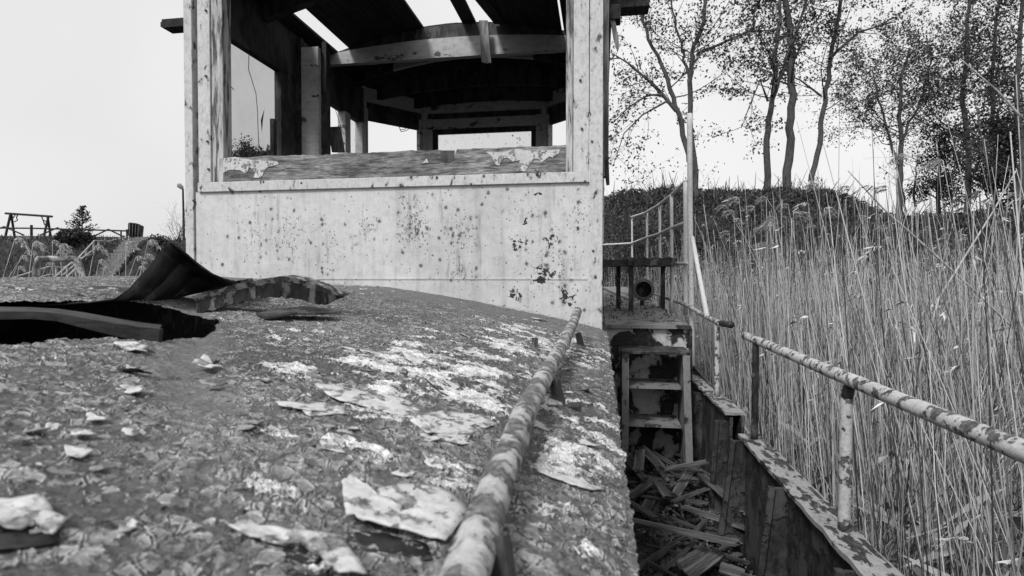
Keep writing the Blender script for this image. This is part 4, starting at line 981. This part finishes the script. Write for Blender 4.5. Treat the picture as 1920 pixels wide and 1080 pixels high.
for (y0, y1) in [(3.5, 3.62), (4.10, 4.2), (4.75, 4.88)]:
    m_ = MB(); m_.box((XR-.05, y0, zwb), (XR+.02, y1, zwt)); m_.build('window_post', M['inner_dark'], wh, bevel=.002)
# partition post (pale face) and dark one beside
xa, xb = PY(565, 200, 3.72).x, PY(597, 200, 3.72).x
m_ = MB(); m_.box((xa, 3.72, EYE+.3), (xb, 3.76, PY(580, 88, 3.72).z)); m_.build('partition_post', M['inner_paint'], wh, bevel=.002)
m_ = MB(); m_.box((XL+.021, 3.725, EYE+.3), (xa-.003, 3.765, EYE+1.7)); m_.build('partition_board', M['inner_dark'], wh)
m_ = MB(); m_.box((xb+.003, 3.77, EYE+.3), (xb+.035, 3.83, EYE+1.68)); m_.build('partition_board', M['inner_dark'], wh)
# glass
m_ = MB(); m_.add([(XL, 2.78, zwb), (XL, 3.528, zwb), (XL, 3.528, zwt), (XL, 2.78, zwt)], [(0, 1, 2, 3)]); m_.build('window_pane', M['glass'], wh)
m_ = MB(); m_.box((XL-.004, 4.562, zwb), (XL+.002, 4.798, zwt)); m_.build('window_pane', M['glass_far'], wh)
# cracks / wires on pane
def wire(pts, X, r=.0022, nm='loose_wire'):
    m_ = MB(); m_.tube([PX(x, y, X) for x, y in pts], r, 5); return m_.build(nm, M['sheet'], wh)
wire([(467, 98), (466, 130), (473, 152), (480, 175), (483, 210), (484, 245), (486, 286)], XL+.03)
wire([(416, 168), (424, 162), (432, 161), (439, 169)], XL+.012)
wire([(620, 178), (632, 215), (648, 265), (652, 282)], XL+.03)
wire([(747, 232), (750, 243), (758, 243), (766, 236)], -1.75, .003); wire([(745, 230), (752, 247), (762, 245), (768, 240)], -1.72, .003)
m_ = MB(); m_.add([PX(496, 203, XL+.01), PX(493, 225, XL+.01), PX(491, 250, XL+.01), PX(489, 225, XL+.01)], [(0, 1, 2, 3)]); m_.build('dirt_streak', M['sheet'], wh)
m_ = MB(); c = PX(513, 285, XL+.06); t_ = PX(513, 224, XL+.06); m_.box((c.x-.012, c.y-.02, c.z-.1), (c.x+.012, c.y+.02, t_.z)); m_.build('leaning_slat', M['inner_dark'], wh)
patch([(615, 238), (637, 237), (645, 285), (622, 285)], 4.1, M['old_wood'], 'leaning_slat', wh, .02)
# far end (bow end) of wheelhouse: angled left, centre, angled right
fx = [XL, PY(795, 200, 5.4).x, PY(1022, 200, 5.4).x, XR]; fy = [4.9, 5.4, 5.4, 4.9]
for k in range(3):
    a = Vector((fx[k], fy[k], 0)); b = Vector((fx[k+1], fy[k+1], 0)); d = (b-a).normalized(); nrm = Vector((-d.y, d.x, 0))
    if nrm.y < 0: nrm = -nrm
    L = (b-a).length
    def wb(s0, s1, z0, z1, y0=0, y1=.04, mat='inner_paint', nm='end_board'):
        m_ = MB(); vs = []
        for z in (z0, z1):
            for (s__, t__) in ((s0, y0), (s1, y0), (s1, y1), (s0, y1)): q = a + d*s__ + nrm*t__; vs.append((q.x, q.y, z))
        m_.add(vs, [(0,3,2,1),(4,5,6,7),(0,1,5,4),(1,2,6,5),(2,3,7,6),(3,0,4,7)]); return m_.build(nm, M[mat], wh)
    ztw = EYE + (1.47 if k == 1 else 1.46)
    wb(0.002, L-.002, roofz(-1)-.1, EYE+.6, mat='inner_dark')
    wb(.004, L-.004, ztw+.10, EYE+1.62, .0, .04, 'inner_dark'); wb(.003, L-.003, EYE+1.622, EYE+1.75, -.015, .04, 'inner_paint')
    e = .09 if k == 1 else .06
    wb(e, L-e, ztw, ztw+.098, .005, .04, 'inner_dark' if k != 1 else 'inner_paint')
    wb(0, e-.002, EYE+.6, ztw+.098, -.01, .045, 'inner_paint', 'end_post'); wb(L-e+.002, L, EYE+.6, ztw+.098, -.01, .045, 'inner_paint', 'end_post')
    if k == 1:
        wb(e, e+.045, EYE+.6, ztw-.001, .006, .04, 'inner_dark', 'window_frame'); wb(L-e-.045, L-e, EYE+.6, ztw-.001, .006, .04, 'inner_dark', 'window_frame')
        wb(e+.046, L-e-.046, ztw-.05, ztw-.002, .006, .04, 'inner_dark', 'window_frame')
        wb(e+.046, L-e-.046, EYE+.6, ztw-.051, .02, .024, 'glass_far', 'window_pane')
for x, y in ((fx[0], fy[0]), (fx[1], fy[1]), (fx[2], fy[2]), (fx[3], fy[3])):
    m_ = MB(); m_.tube([(x, y+.01, EYE+.3), (x, y+.01, EYE+1.76)], .042, 8); m_.build('end_post', M['inner_paint'], wh)
# roof beams (cambered)
def cz(x, base=1.74, cam_=.20): t = (x-(XL+XR)/2)/((XR-XL)/2); return EYE + base + cam_*(1-t*t)
def beam(Y, h, mat, th=.05, nm='roof_beam', base=1.74, flat=.5, x0=None, x1=None):
    Xs = np.linspace(x0 or XL+.03, x1 or XR-.03, 24); A = []; B = []
    for x in Xs: A.append(Vector((x, Y, cz(x, base)-.004))); B.append(Vector((x, Y, EYE+base-h+.20*flat*(1-((x-(XL+XR)/2)/((XR-XL)/2))**2) + .004*mn.noise(Vector((x*8, Y, 0))))))
    m_ = MB(); m_.strip(A, B, (0, th, 0)); return m_.build(nm, M[mat], wh)
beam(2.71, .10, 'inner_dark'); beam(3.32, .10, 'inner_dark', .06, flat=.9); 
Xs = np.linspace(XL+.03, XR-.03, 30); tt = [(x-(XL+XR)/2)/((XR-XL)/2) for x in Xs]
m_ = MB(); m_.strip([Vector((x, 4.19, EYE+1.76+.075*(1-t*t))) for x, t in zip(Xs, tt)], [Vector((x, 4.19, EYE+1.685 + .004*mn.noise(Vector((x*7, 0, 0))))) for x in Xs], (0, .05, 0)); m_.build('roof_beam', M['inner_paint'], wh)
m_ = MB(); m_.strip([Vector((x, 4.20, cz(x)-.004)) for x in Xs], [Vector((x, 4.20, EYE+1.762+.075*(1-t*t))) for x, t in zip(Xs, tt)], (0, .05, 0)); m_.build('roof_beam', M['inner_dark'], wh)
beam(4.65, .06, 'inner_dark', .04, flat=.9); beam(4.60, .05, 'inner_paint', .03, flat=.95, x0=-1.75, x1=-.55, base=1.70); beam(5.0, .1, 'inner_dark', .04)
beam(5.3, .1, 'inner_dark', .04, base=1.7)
# ceiling boards, some missing
bw_ = .1055; nb_ = int((W1-W0+.1)/bw_)
bays = [(2.60, 3.34, 0), (3.345, 4.22, 1), (4.225, 5.6, 2)]
def board(x0, x1, y0, y1, dz=0, mat='ceiling', nm='roof_board', skew=0):
    m_ = MB(); za, zb = cz(x0)+dz, cz(x1)+dz; j0, j1 = rnd.uniform(-.02, .02), rnd.uniform(-.02, .02)
    vs = [(x0, y0, za), (x1, y0+j0*0, zb), (x1+skew, y1, zb), (x0+skew, y1, za)]; vs += [(x, y, z+.018) for x, y, z in vs]
    m_.add(vs, [(0,3,2,1),(4,5,6,7),(0,1,5,4),(1,2,6,5),(2,3,7,6),(3,0,4,7)]); return m_.build(nm, M[mat], wh)
e_x = W0-.06
gaps1 = [(-2.06, -1.965), (-1.355, -1.045), (-.94, -.765), (-.285, -.27)]
edges = [e_x]
while edges[-1] < W1+.06: edges.append(edges[-1]+bw_)
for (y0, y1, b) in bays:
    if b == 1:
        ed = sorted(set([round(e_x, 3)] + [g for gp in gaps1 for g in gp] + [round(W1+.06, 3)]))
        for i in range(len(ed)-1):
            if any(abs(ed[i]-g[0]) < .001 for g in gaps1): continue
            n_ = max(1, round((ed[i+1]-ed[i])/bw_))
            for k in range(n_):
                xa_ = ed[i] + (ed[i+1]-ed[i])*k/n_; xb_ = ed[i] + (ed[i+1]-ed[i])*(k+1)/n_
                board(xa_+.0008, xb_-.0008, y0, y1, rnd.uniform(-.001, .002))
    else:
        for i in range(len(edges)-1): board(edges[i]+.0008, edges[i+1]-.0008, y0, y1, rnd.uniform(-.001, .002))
# skewed board hanging across the last gap
board(-.93, -.84, 3.36, 4.18, -.03, skew=.14)
# tar paper overhang pieces outside right and left stubs
m_ = MB(); a = PY(303, 36, 2.78); b = PY(350, 48, 2.78); m_.box((a.x, 2.78, b.z), (W0-.003, 2.86, a.z)); m_.box((a.x-.012, 2.785, b.z+.008), (a.x, 2.85, a.z-.012)); m_.build('broken_rafter_end', M['ceiling'], wh)
m_ = MB(); m_.box((W1+.004, 2.78, PY(1150, 35, 2.78).z), (PY(1164, 20, 2.78).x, 2.86, PY(1150, 8, 2.78).z)); m_.box((W1+.03, 2.9, PY(1190, 12, 2.9).z), (PY(1218, 5, 2.9).x, 3.0, PY(1190, -8, 2.9).z)); m_.build('broken_rafter_end', M['ceiling'], wh)
m_ = MB(); P = [PY(x, y, 2.79) for x, y in ((1142, 22), (1152, 30), (1162, 85), (1158, 97), (1150, 70))]; m_.add(P + [p+Vector((0, .015, 0)) for p in P], [(0,1,2,3,4), (9,8,7,6,5)] + [(i, 5+i, 5+(i+1) % 5, (i+1) % 5) for i in range(5)]); m_.build('hanging_splinter', M['old_wood'], wh)
m_ = MB(); m_.box((W1+.002, 2.765, PY(1140, 330, 2.765).z), (W1+.028, 2.83, HT)); m_.build('outer_jamb', M['old_wood'], wh)
m_ = MB(); P = [PY(x, y, 2.762) for x, y in ((1134, 295), (1141, 292), (1143, 345), (1137, 346), (1134, 325))]; m_.add(P + [p+Vector((0, .03, 0)) for p in P], [(0,1,2,3,4), (9,8,7,6,5)] + [(i, 5+i, 5+(i+1) % 5, (i+1) % 5) for i in range(5)]); m_.build('rotten_jamb_foot', M['sheet'], wh)
# hanging slat in the window opening
m_ = MB(); P = [PY(x, y, 4.10) for x, y in ((898, 38), (914, 38), (916, 60), (918, 90), (921, 117), (912, 118), (903, 116), (901, 90))]; n = len(P)
m_.add(P + [p+Vector((0, .02, 0)) for p in P], [tuple(range(n)), tuple(range(2*n-1, n-1, -1))] + [(i, n+i, n+(i+1) % n, (i+1) % n) for i in range(n)]); m_.build('hanging_slat', M['old_wood'], wh)

# ================================================================== DEBRIS ON THE SIDE DECK
def plank_mesh(L, W, T, seed):
    rg = random.Random(seed); nL = 7; vs = []
    for i in range(nL+1):
        x = L*(i/nL-.5)
        for k, (yy, zz) in enumerate([(-.5, 0), (-.17, 0), (.17, 0), (.5, 0), (.5, 1), (.17, 1), (-.17, 1), (-.5, 1)]):
            e = 0
            if i in (0, nL): e = (rg.uniform(0, .06)*min(L, .5))*(1 if i == 0 else -1)
            vs.append((x+e, yy*W*(1+rg.uniform(-.05, .05)), zz*T + rg.uniform(-.001, .001)))
    fs = [(i*8+k, i*8+(k+1) % 8, (i+1)*8+(k+1) % 8, (i+1)*8+k) for i in range(nL) for k in range(8)]
    for b in (0, nL*8): 
        q = [(b, b+1, b+6, b+7), (b+1, b+2, b+5, b+6), (b+2, b+3, b+4, b+5)]; fs += q if b else [f[::-1] for f in q]
    return vs, [f[::-1] for f in fs]
GP = 'broken planks heaped on the side deck'
def plank(a, b, W, label, mat='plank', T=.014, seed=0, roll=None):
    d = b-a; L = d.length; vs, fs = plank_mesh(L, W, T, seed); x = d.normalized()
    rg = random.Random(seed+5); up = Vector((rg.gauss(0, .18), rg.gauss(0, .18), 1)); y = up.cross(x).normalized(); z = x.cross(y)
    me = bpy.data.meshes.new('broken_plank'); me.from_pydata(vs, [], fs); me.update(); me.materials.append(M[mat])
    o = bpy.data.objects.new('broken_plank', me); C.objects.link(o); mm = Matrix((x, y, z)).transposed().to_4x4(); mm.translation = (a+b)/2; o.matrix_world = mm
    return tag(o, label, 'plank', GP)
PL = [((1291, 872), (1400, 968), .15, .17, .042, 'plank_pale', 'longest pale plank slanting right across the debris heap'),
      ((1245, 882), (1328, 867), .20, .22, .03, 'plank_pale', 'thin pale plank lying crosswise near the ladder foot'),
      ((1161, 850), (1210, 902), .10, .12, .035, 'plank', 'plank slanting against the left wall near the ladder'),
      ((1200, 838), (1240, 878), .11, .12, .05, 'plank', 'wide dark plank under the lowest ladder step'),
      ((1201, 845), (1196, 886), .16, .13, .055, 'plank_pale', 'short upright pale board left of the debris middle'),
      ((1177, 938), (1228, 900), .08, .10, .05, 'plank', 'short wide board leaning toward the left wall'),
      ((1167, 937), (1232, 975), .09, .08, .035, 'plank', 'dark plank below the short wide board on the left'),
      ((1172, 977), (1392, 1024), .16, .18, .05, 'plank_pale', 'long heavy plank crossing the lower part of the heap'),
      ((1275, 951), (1402, 993), .12, .12, .038, 'plank_pale', 'pale plank just above the long heavy crossing one'),
      ((1261, 943), (1328, 917), .15, .16, .03, 'plank', 'small rounded batten in the middle of the heap'),
      ((1267, 931), (1290, 892), .12, .11, .045, 'plank_pale', 'short pale offcut pointing at the ladder'),
      ((1209, 963), (1226, 924), .06, .05, .05, 'plank', 'short dark offcut in the left of the heap'),
      ((1275, 1066), (1328, 1035), .10, .09, .05, 'plank_pale', 'split board end at the bottom of the heap'),
      ((1287, 1084), (1352, 1037), .09, .10, .045, 'plank_pale', 'board end beside the split one at the bottom'),
      ((1250, 1012), (1253, 1074), .06, .03, .06, 'plank', 'board end standing under the long heavy plank'),
      ((1212, 842), (1268, 876), .09, .08, .03, 'plank', 'narrow plank touching the foot of the ladder'),
      ((1295, 909), (1384, 922), .06, .07, .04, 'plank', 'plank reaching the bulwark under the longest pale one'),
      ((1231, 985), (1262, 1015), .05, .04, .03, 'plank', 'thin lath poking from below the heavy plank'),
      ((1267, 853), (1316, 855), .07, .08, .035, 'plank', 'squared black timber end behind the ladder debris'),
      ((1312, 885), (1385, 925), .10, .09, .035, 'plank', 'slim plank parallel to the longest pale one'),
      ((1348, 1066), (1396, 1082), .07, .06, .05, 'plank_pale', 'pale board corner at the lower right of the heap'),
      ((1232, 905), (1252, 935), .13, .10, .05, 'plank_pale', 'square offcut in the centre of the heap'),
      ((1300, 1000), (1340, 960), .10, .12, .02, 'plank', 'thin stick lying between the two pale planks')]
for i, (a, b, ha, hb, W, mt, lab) in enumerate(PL):
    plank(PZ(a[0], a[1], FLOOR+ha), PZ(b[0], b[1], FLOOR+hb), W*.92, lab, mt, .011 if W > .03 else .008, 500+i)
for i in range(80):
    x, y = rnd.uniform(.08, .50), rnd.choice([rnd.uniform(1.5, 3.0), rnd.uniform(1.2, 2.9)]); L = rnd.choice([rnd.uniform(.1, .25), rnd.uniform(.25, .5)]); th = rnd.uniform(0, 3.14); z = FLOOR + rnd.uniform(.01, .09)
    d = Vector((math.cos(th), math.sin(th), rnd.uniform(-.15, .15)))*L*.5
    x = min(max(x, .06+abs(d.x)), .52-abs(d.x)) if abs(d.x) < .22 else .29; d.x = max(-.22, min(.22, d.x))
    plank(Vector((x, y, z))-d, Vector((x, y, z))+d, rnd.uniform(.006, .026), 'dark splintered scrap buried in the heap on the side deck', rnd.choice(['plank', 'plank', 'plank', 'plank_pale']), rnd.uniform(.004, .010), 700+i)
pi_ = pipe([PZ(1232, 880, FLOOR+.2), PZ(1253, 902, FLOOR+.2)], .011, 'short_pipe', M['hull_peel'], None, 10); tag(pi_, 'short peeling pipe lying among the broken planks', 'pipe')
cs = []
for _ in range(9000):
    x, y = rnd.uniform(.06, .53), rnd.uniform(.9, 3.28); cs.append((x, y, FLOOR + .01 + .06*max(0, mn.noise(Vector((x*9, y*9, 0)))+.3) + rnd.uniform(0, .02)))
V, Fq = leaves(cs, .016, rng); tag(mesh_np('leaf_litter', V, Fq, M['litter']), 'dark wet litter and chips covering the side deck floor', 'litter', kind='stuff')
cs = []
for _ in range(350):
    y = rnd.uniform(3.4, 6.5); x = rnd.uniform(.05, .48); cs.append((x, y, EYE-.268+.02*(y-3.27)+rnd.uniform(0, .012)))
V, Fq = leaves(cs, .022, rng); tag(mesh_np('leaf_litter', V, Fq, M['litter']), 'dead leaves scattered over the foredeck', 'litter', kind='stuff')

# ================================================================== REEDS
def stems(base, H, lean_az, lean, bend, r, rng_, S=6, sides=3):
    n = len(base); t = np.linspace(0, 1, S)[None, :, None]
    dirv = np.stack([np.cos(lean_az), np.sin(lean_az), np.zeros(n)], 1)[:, None, :]
    H_ = H[:, None, None]; off = dirv*(np.tan(lean)[:, None, None]*t*.8 + bend[:, None, None]*t**2.2)*H_
    z = np.zeros((n, S, 3)); z[:, :, 2] = (t*H_)[:, :, 0] * np.cos(np.minimum(lean, 1.3))[:, None]
    P = base[:, None, :] + off*np.cos(np.minimum(lean, 1.3))[:, None, None] + z
    P[:, 1:-1, :2] += rng_.normal(0, .006, (n, S-2, 2))
    rad = (r[:, None]*(1-.65*t[:, :, 0]))[:, :, None, None]
    th = (np.arange(sides)*2*np.pi/sides)[None, None, :, None] + rng_.uniform(0, 6.28, (n, 1, 1, 1))
    u = np.array([1., 0, 0])[None, None, None, :]; v = np.array([0, 1., 0])[None, None, None, :]
    # use a frame facing across the lean so near-horizontal stems keep their thickness
    T = np.gradient(P, axis=1); T /= np.linalg.norm(T, axis=2)[:, :, None]
    a = np.cross(T, np.broadcast_to(np.array([.31, .95, 0.05]), T.shape)); a /= np.linalg.norm(a, axis=2)[:, :, None]; b = np.cross(T, a)
    Vv = P[:, :, None, :] + rad*(np.cos(th)*a[:, :, None, :] + np.sin(th)*b[:, :, None, :])
    idx = np.arange(n*S*sides).reshape(n, S, sides); nxt = np.roll(idx, -1, axis=2)
    Fq = np.stack([idx[:, :-1], nxt[:, :-1], nxt[:, 1:], idx[:, 1:]], -1).reshape(-1, 4)
    return Vv.reshape(-1, 3), Fq, P[:, -1, :], P
def plume_quads(tips, dirs, rng_, k=14, L=.16):
    """drooping panicle: k little feather blades along one side of the stalk top"""
    n = len(tips); t = np.tile(np.linspace(0, 1, k), n); i = np.repeat(np.arange(n), k)
    d = dirs[i]; base = tips[i] + d*(t*L*.75)[:, None]*np.array([1, 1, .35]) + np.stack([np.zeros(n*k), np.zeros(n*k), (.09*t - .14*t*t)*(L/.16)], 1)
    end = base + d*(L*.28*rng_.uniform(.6, 1.3, n*k))[:, None] + np.stack([rng_.normal(0, .012, n*k), rng_.normal(0, .012, n*k), -L*.26*rng_.uniform(.2, 1.2, n*k)], 1)
    s_ = rng_.normal(size=(n*k, 3))*.0022*(L/.16)**.7
    V = np.stack([base - s_*.6, base + s_*.6, end*.4+base*.6 + s_*2.0, end - s_*.4], 1).reshape(-1, 3)
    return V, np.arange(4*n*k).reshape(-1, 4)
def reedfield(n, gen, hmean, hs, r0, seed, leanmu=.08, leans=.10, tangle=.12, plume=.12, leafy=0.5, clear=True):
    rn = np.random.default_rng(seed); B = gen(n, rn); n = len(B)
    H = np.clip(rn.normal(hmean, hs, n), .6, None); laz = rn.normal(2.9, 1.3, n); lean = np.abs(rn.normal(leanmu, leans, n))
    tg = rn.random(n) < tangle; lean[tg] = rn.uniform(.35, 1.35, tg.sum()); laz[tg] = rn.uniform(-1.2, 1.2, tg.sum()) + np.where(B[tg, 0] > 2.2, np.where(rn.random(tg.sum()) < .5, np.pi, 0), 0); H[tg] *= .8; B[tg, 2] += rn.uniform(0, .5, tg.sum())
    bend = rn.normal(.03, .04, n); r = r0*rn.uniform(.6, 1.3, n)
    V, Fq, tips, P = stems(B, H, laz, lean, bend, r, rn)
    if clear:                          # nothing may lean in over the boat
        ok = ~((P[:, :, 0].min(1) < .70) & (P[:, :, 1].min(1) < 9.3)); per = len(V)//n; pf = len(Fq)//n
        B, H, laz, lean, bend, r = B[ok], H[ok], laz[ok], lean[ok], bend[ok], r[ok]; n = len(B); V, Fq, tips, P = stems(B, H, laz, lean, bend, r, rn)
    Vs = [V]; Fs = [Fq]; k = len(V)
    m = rn.random(n) < plume
    if m.any():
        th = laz[m]; d = np.stack([np.cos(th), np.sin(th), np.zeros(m.sum())], 1); V2, F2 = plume_quads(tips[m], d, rn, 14, .085); Vs.append(V2); Fs.append(F2+k); k += len(V2)
    m = rn.random(n) < leafy          # dry blades on the stalks
    if m.any():
        q = P[m][:, 2, :]; nn = len(q); th = rn.uniform(0, 6.28, nn); up = rn.uniform(-.4, 1, nn); L = rn.uniform(.12, .4, nn)[:, None]
        d = np.stack([np.cos(th)*.6, np.sin(th)*.6, up], 1); s_ = np.stack([-np.sin(th), np.cos(th), np.zeros(nn)], 1)*.0012
        V3 = np.stack([q-s_, q+s_, q+d*L*.6+s_*1.3, q+d*L-np.array([0, 0, .05])], 1).reshape(-1, 3); Vs.append(V3); Fs.append(np.arange(4*nn).reshape(-1, 4)+k)
    return np.concatenate(Vs), np.concatenate(Fs)
def gen_right(n, rn):
    a = rn.uniform(R(-1), R(66), n*3); r = np.sqrt(rn.uniform(1.0, 10.8**2, n*3)); x, y = r*np.sin(a), r*np.cos(a)
    ok = (x > .78 + .1*rn.random(n*3)) | ((y > 9.8) & (x > -1)); ok &= ~((x < 1.0) & (y < 1.2))
    return np.stack([x, y, np.full(len(x), -.05)], 1)[ok][:n]
V1, F1 = reedfield(22000, gen_right, 1.64, .34, .0033, 11, plume=.12, leanmu=.12, leans=.17, tangle=.26)
def gen_near(n, rn):
    x = rn.uniform(.85, 3.6, n); y = rn.uniform(.3, 5.5, n); ok = (np.hypot(x, y) > 1.5)
    return np.stack([x, y, np.full(n, -.05)], 1)[ok]
V2, F2 = reedfield(6000, gen_near, 1.5, .45, .0028, 12, tangle=.75, plume=.03, leafy=.9)
V_, F_ = np.concatenate([V1, V2]), np.concatenate([F1, F2+len(V1)])
tag(mesh_np('reed_bed', V_, F_, M['reed']), 'dense bed of dry pale reeds between the boat and the bank', 'reeds', kind='stuff')
def gen_left(n, rn):
    x = -rn.uniform(3.0, 12, n); y = rn.uniform(0, 12, n); return np.stack([x, y, np.full(n, -.05)], 1)
V, Fq = reedfield(1100, gen_left, 1.36, .14, .0045, 13, plume=.6, tangle=.05, clear=False)
tag(mesh_np('reed_bed', V, Fq, M['reed']), 'thin reed bed on the far left side of the boat', 'reeds', kind='stuff')
# single tall reeds that stand out -----------------------------------
def reed(pts, r, label, group=None, plume=True, pd=None, L=.2, name='reed_stalk', seed=0):
    rn = np.random.default_rng(seed); P = [Vector(p) for p in pts]
    root = empty(name, P[0], label, 'reed', group); Q = []
    for i in range(len(P)-1):
        for k in range(5): Q.append(P[i].lerp(P[i+1], k/5))
    Q.append(P[-1]); m_ = MB(); m_.tube(Q, [r*(1-.6*i/(len(Q)-1))*(1.12 if i % 4 == 0 else 1) for i in range(len(Q))], 6); m_.build('stalk', M['reed_big'], root, smooth=True)
    if plume:
        d = Vector(pd or (1, 0, 0)).normalized(); V, Fq = plume_quads(np.array([tuple(P[-1])]), np.array([tuple(d)]), rn, 46, L)
        V2, F2 = plume_quads(np.array([tuple(P[-1] - Vector((0, 0, .02)))]), np.array([tuple(d)]), rn, 40, L*.8)
        mesh_np('plume', np.concatenate([V, V2]), np.concatenate([Fq, F2+len(V)]), M['plume'], parent=root)
    return root
GL = 'plumed reeds behind the far roof edge'
LR = [((-10, 560), (50, 470), 5.0, 'plumed reed at the left margin behind the roof'), ((0, 540), (28, 448), 4.4, 'leaning plumed reed beside the one at the left margin'), ((52, 540), (62, 455), 4.6, 'tall plumed reed left of the grab handle'), ((85, 540), (108, 470), 5.2, None),
      ((118, 540), (112, 460), 4.8, 'drooping plumed reed above the grab handle'), ((165, 530), (178, 462), 5.0, 'plumed reed just right of the grab handle'), ((178, 530), (186, 488), 5.4, None), ((205, 530), (236, 462), 5.4, None),
      ((236, 525), (236, 455), 5.0, 'upright plumed reed in front of the far steps'), ((240, 525), (255, 482), 4.6, None), ((262, 520), (278, 452), 5.0, 'bushiest plumed reed beside the peak of the bent sheet'), ((268, 520), (272, 478), 4.6, None),
      ((15, 540), (40, 480), 6, None), ((30, 540), (35, 500), 6, None), ((70, 540), (90, 490), 6, None), ((128, 540), (140, 505), 6, None), ((190, 530), (196, 500), 6, None), ((225, 530), (222, 478), 6, None), ((250, 530), (262, 500), 6, None), ((100, 540), (98, 452), 5.6, None)]
for i, (a, b, zc, lab) in enumerate(LR):
    A_, B__ = PC(*a, zc), PC(*b, zc); base = A_ + (A_-B__)*((A_.z)/max(.01, (B__.z-A_.z))) if B__.z > A_.z else A_
    base = Vector((A_.x + (A_.x-B__.x)*1.2, A_.y, -.05))
    reed([base, A_, B__], .0055, lab or 'small plumed reed among the reeds behind the far roof edge', GL, True, (1, -.2, 0), .17 if lab else .12, seed=i)
GRR = 'tall single reeds standing out of the reed bed'
RR = [([(1990, 700), (1800, 520), (1655, 390), (1590, 320)], 2.6, .0085, False, 'thick bare reed stalk slanting down to the right across the bed'),
      ([(1920, 225), (1870, 170), (1800, 110)], 1.5, .004, False, 'thick reed stalk slanting over the trees at the right edge'),
      ([(1640, 1000), (1760, 560), (1860, 400), (1905, 320)], 2.4, .007, False, 'bent reed rising toward the right edge across the trees'),
      ([(1920, 700), (1905, 500), (1915, 330), (1905, 140)], 2.2, .005, False, 'upright reed close to the right margin'),
      ([(1480, 560), (1455, 400), (1437, 370)], 4.5, .005, True, 'reed with small curled tip before the tree with the cut mark'),
      ([(1430, 520), (1385, 420), (1360, 385)], 5.0, .005, True, 'solitary reed leaning left above the middle of the bed'),
      ([(1560, 560), (1538, 420), (1535, 345)], 4.2, .005, True, 'plumed reed below the thin leaning tree'),
      ([(1650, 560), (1620, 430), (1595, 350)], 3.8, .005, True, 'plumed reed under the left of the round crowned tree'),
      ([(1700, 560), (1690, 430), (1665, 350)], 3.6, .005, True, 'plumed reed in front of the round tree trunk'),
      ([(1760, 560), (1740, 400), (1700, 290)], 3.0, .005, True, 'tall plumed reed right of the round tree trunk'),
      ([(1820, 600), (1790, 420), (1768, 300)], 3.0, .005, True, 'plumed reed before the leafy thin trunked tree'),
      ([(1880, 620), (1865, 400), (1845, 260)], 2.8, .005, False, 'bare straight reed between the dense trees'),
      ([(1700, 1010), (1850, 965), (1960, 970)], 1.9, .0045, False, 'fallen reed lying level over the lower right reeds'),
      ([(1440, 980), (1700, 975), (1960, 1010)], 2.3, .004, False, 'long fallen reed stretching behind the railing post')]
for i, (pts, zc, r_, pl, lab) in enumerate(RR): reed([PC(x, y, zc) for x, y in pts], r_*.8, lab, GRR, pl, (-.8, .1, 0), .09, seed=50+i)
for i in range(70):
    x = rnd.uniform(1330, 1915); zc = rnd.uniform(2.6, 5.5); t = 470 - (zc < 4)*60 - (x-1330)/585*rnd.uniform(40, 190) + rnd.uniform(-40, 30); dx = rnd.gauss(-12, 30)
    b = PC(x - dx*2.2, 900, zc); b = Vector((b.x, b.y, -.05)); tpt = PC(x+dx, t, zc); mid_ = b.lerp(tpt, .55) + Vector((rnd.gauss(0, .02), 0, 0))
    if b.x < .8: continue
    pl_ = rnd.random() < .4
    reed([b, mid_, tpt], rnd.uniform(.0022, .0038), 'tall reed with a small curled plume above the reed bed' if pl_ else 'tall bare reed stalk standing above the reed bed', GRR, pl_, (rnd.choice([-1, 1]), rnd.uniform(-.3, .3), 0), .08, seed=80+i)
print('OBJS', len(bpy.data.objects), 'TRIS', sum(len(o.data.polygons)*2 for o in bpy.data.objects if o.type == 'MESH'))
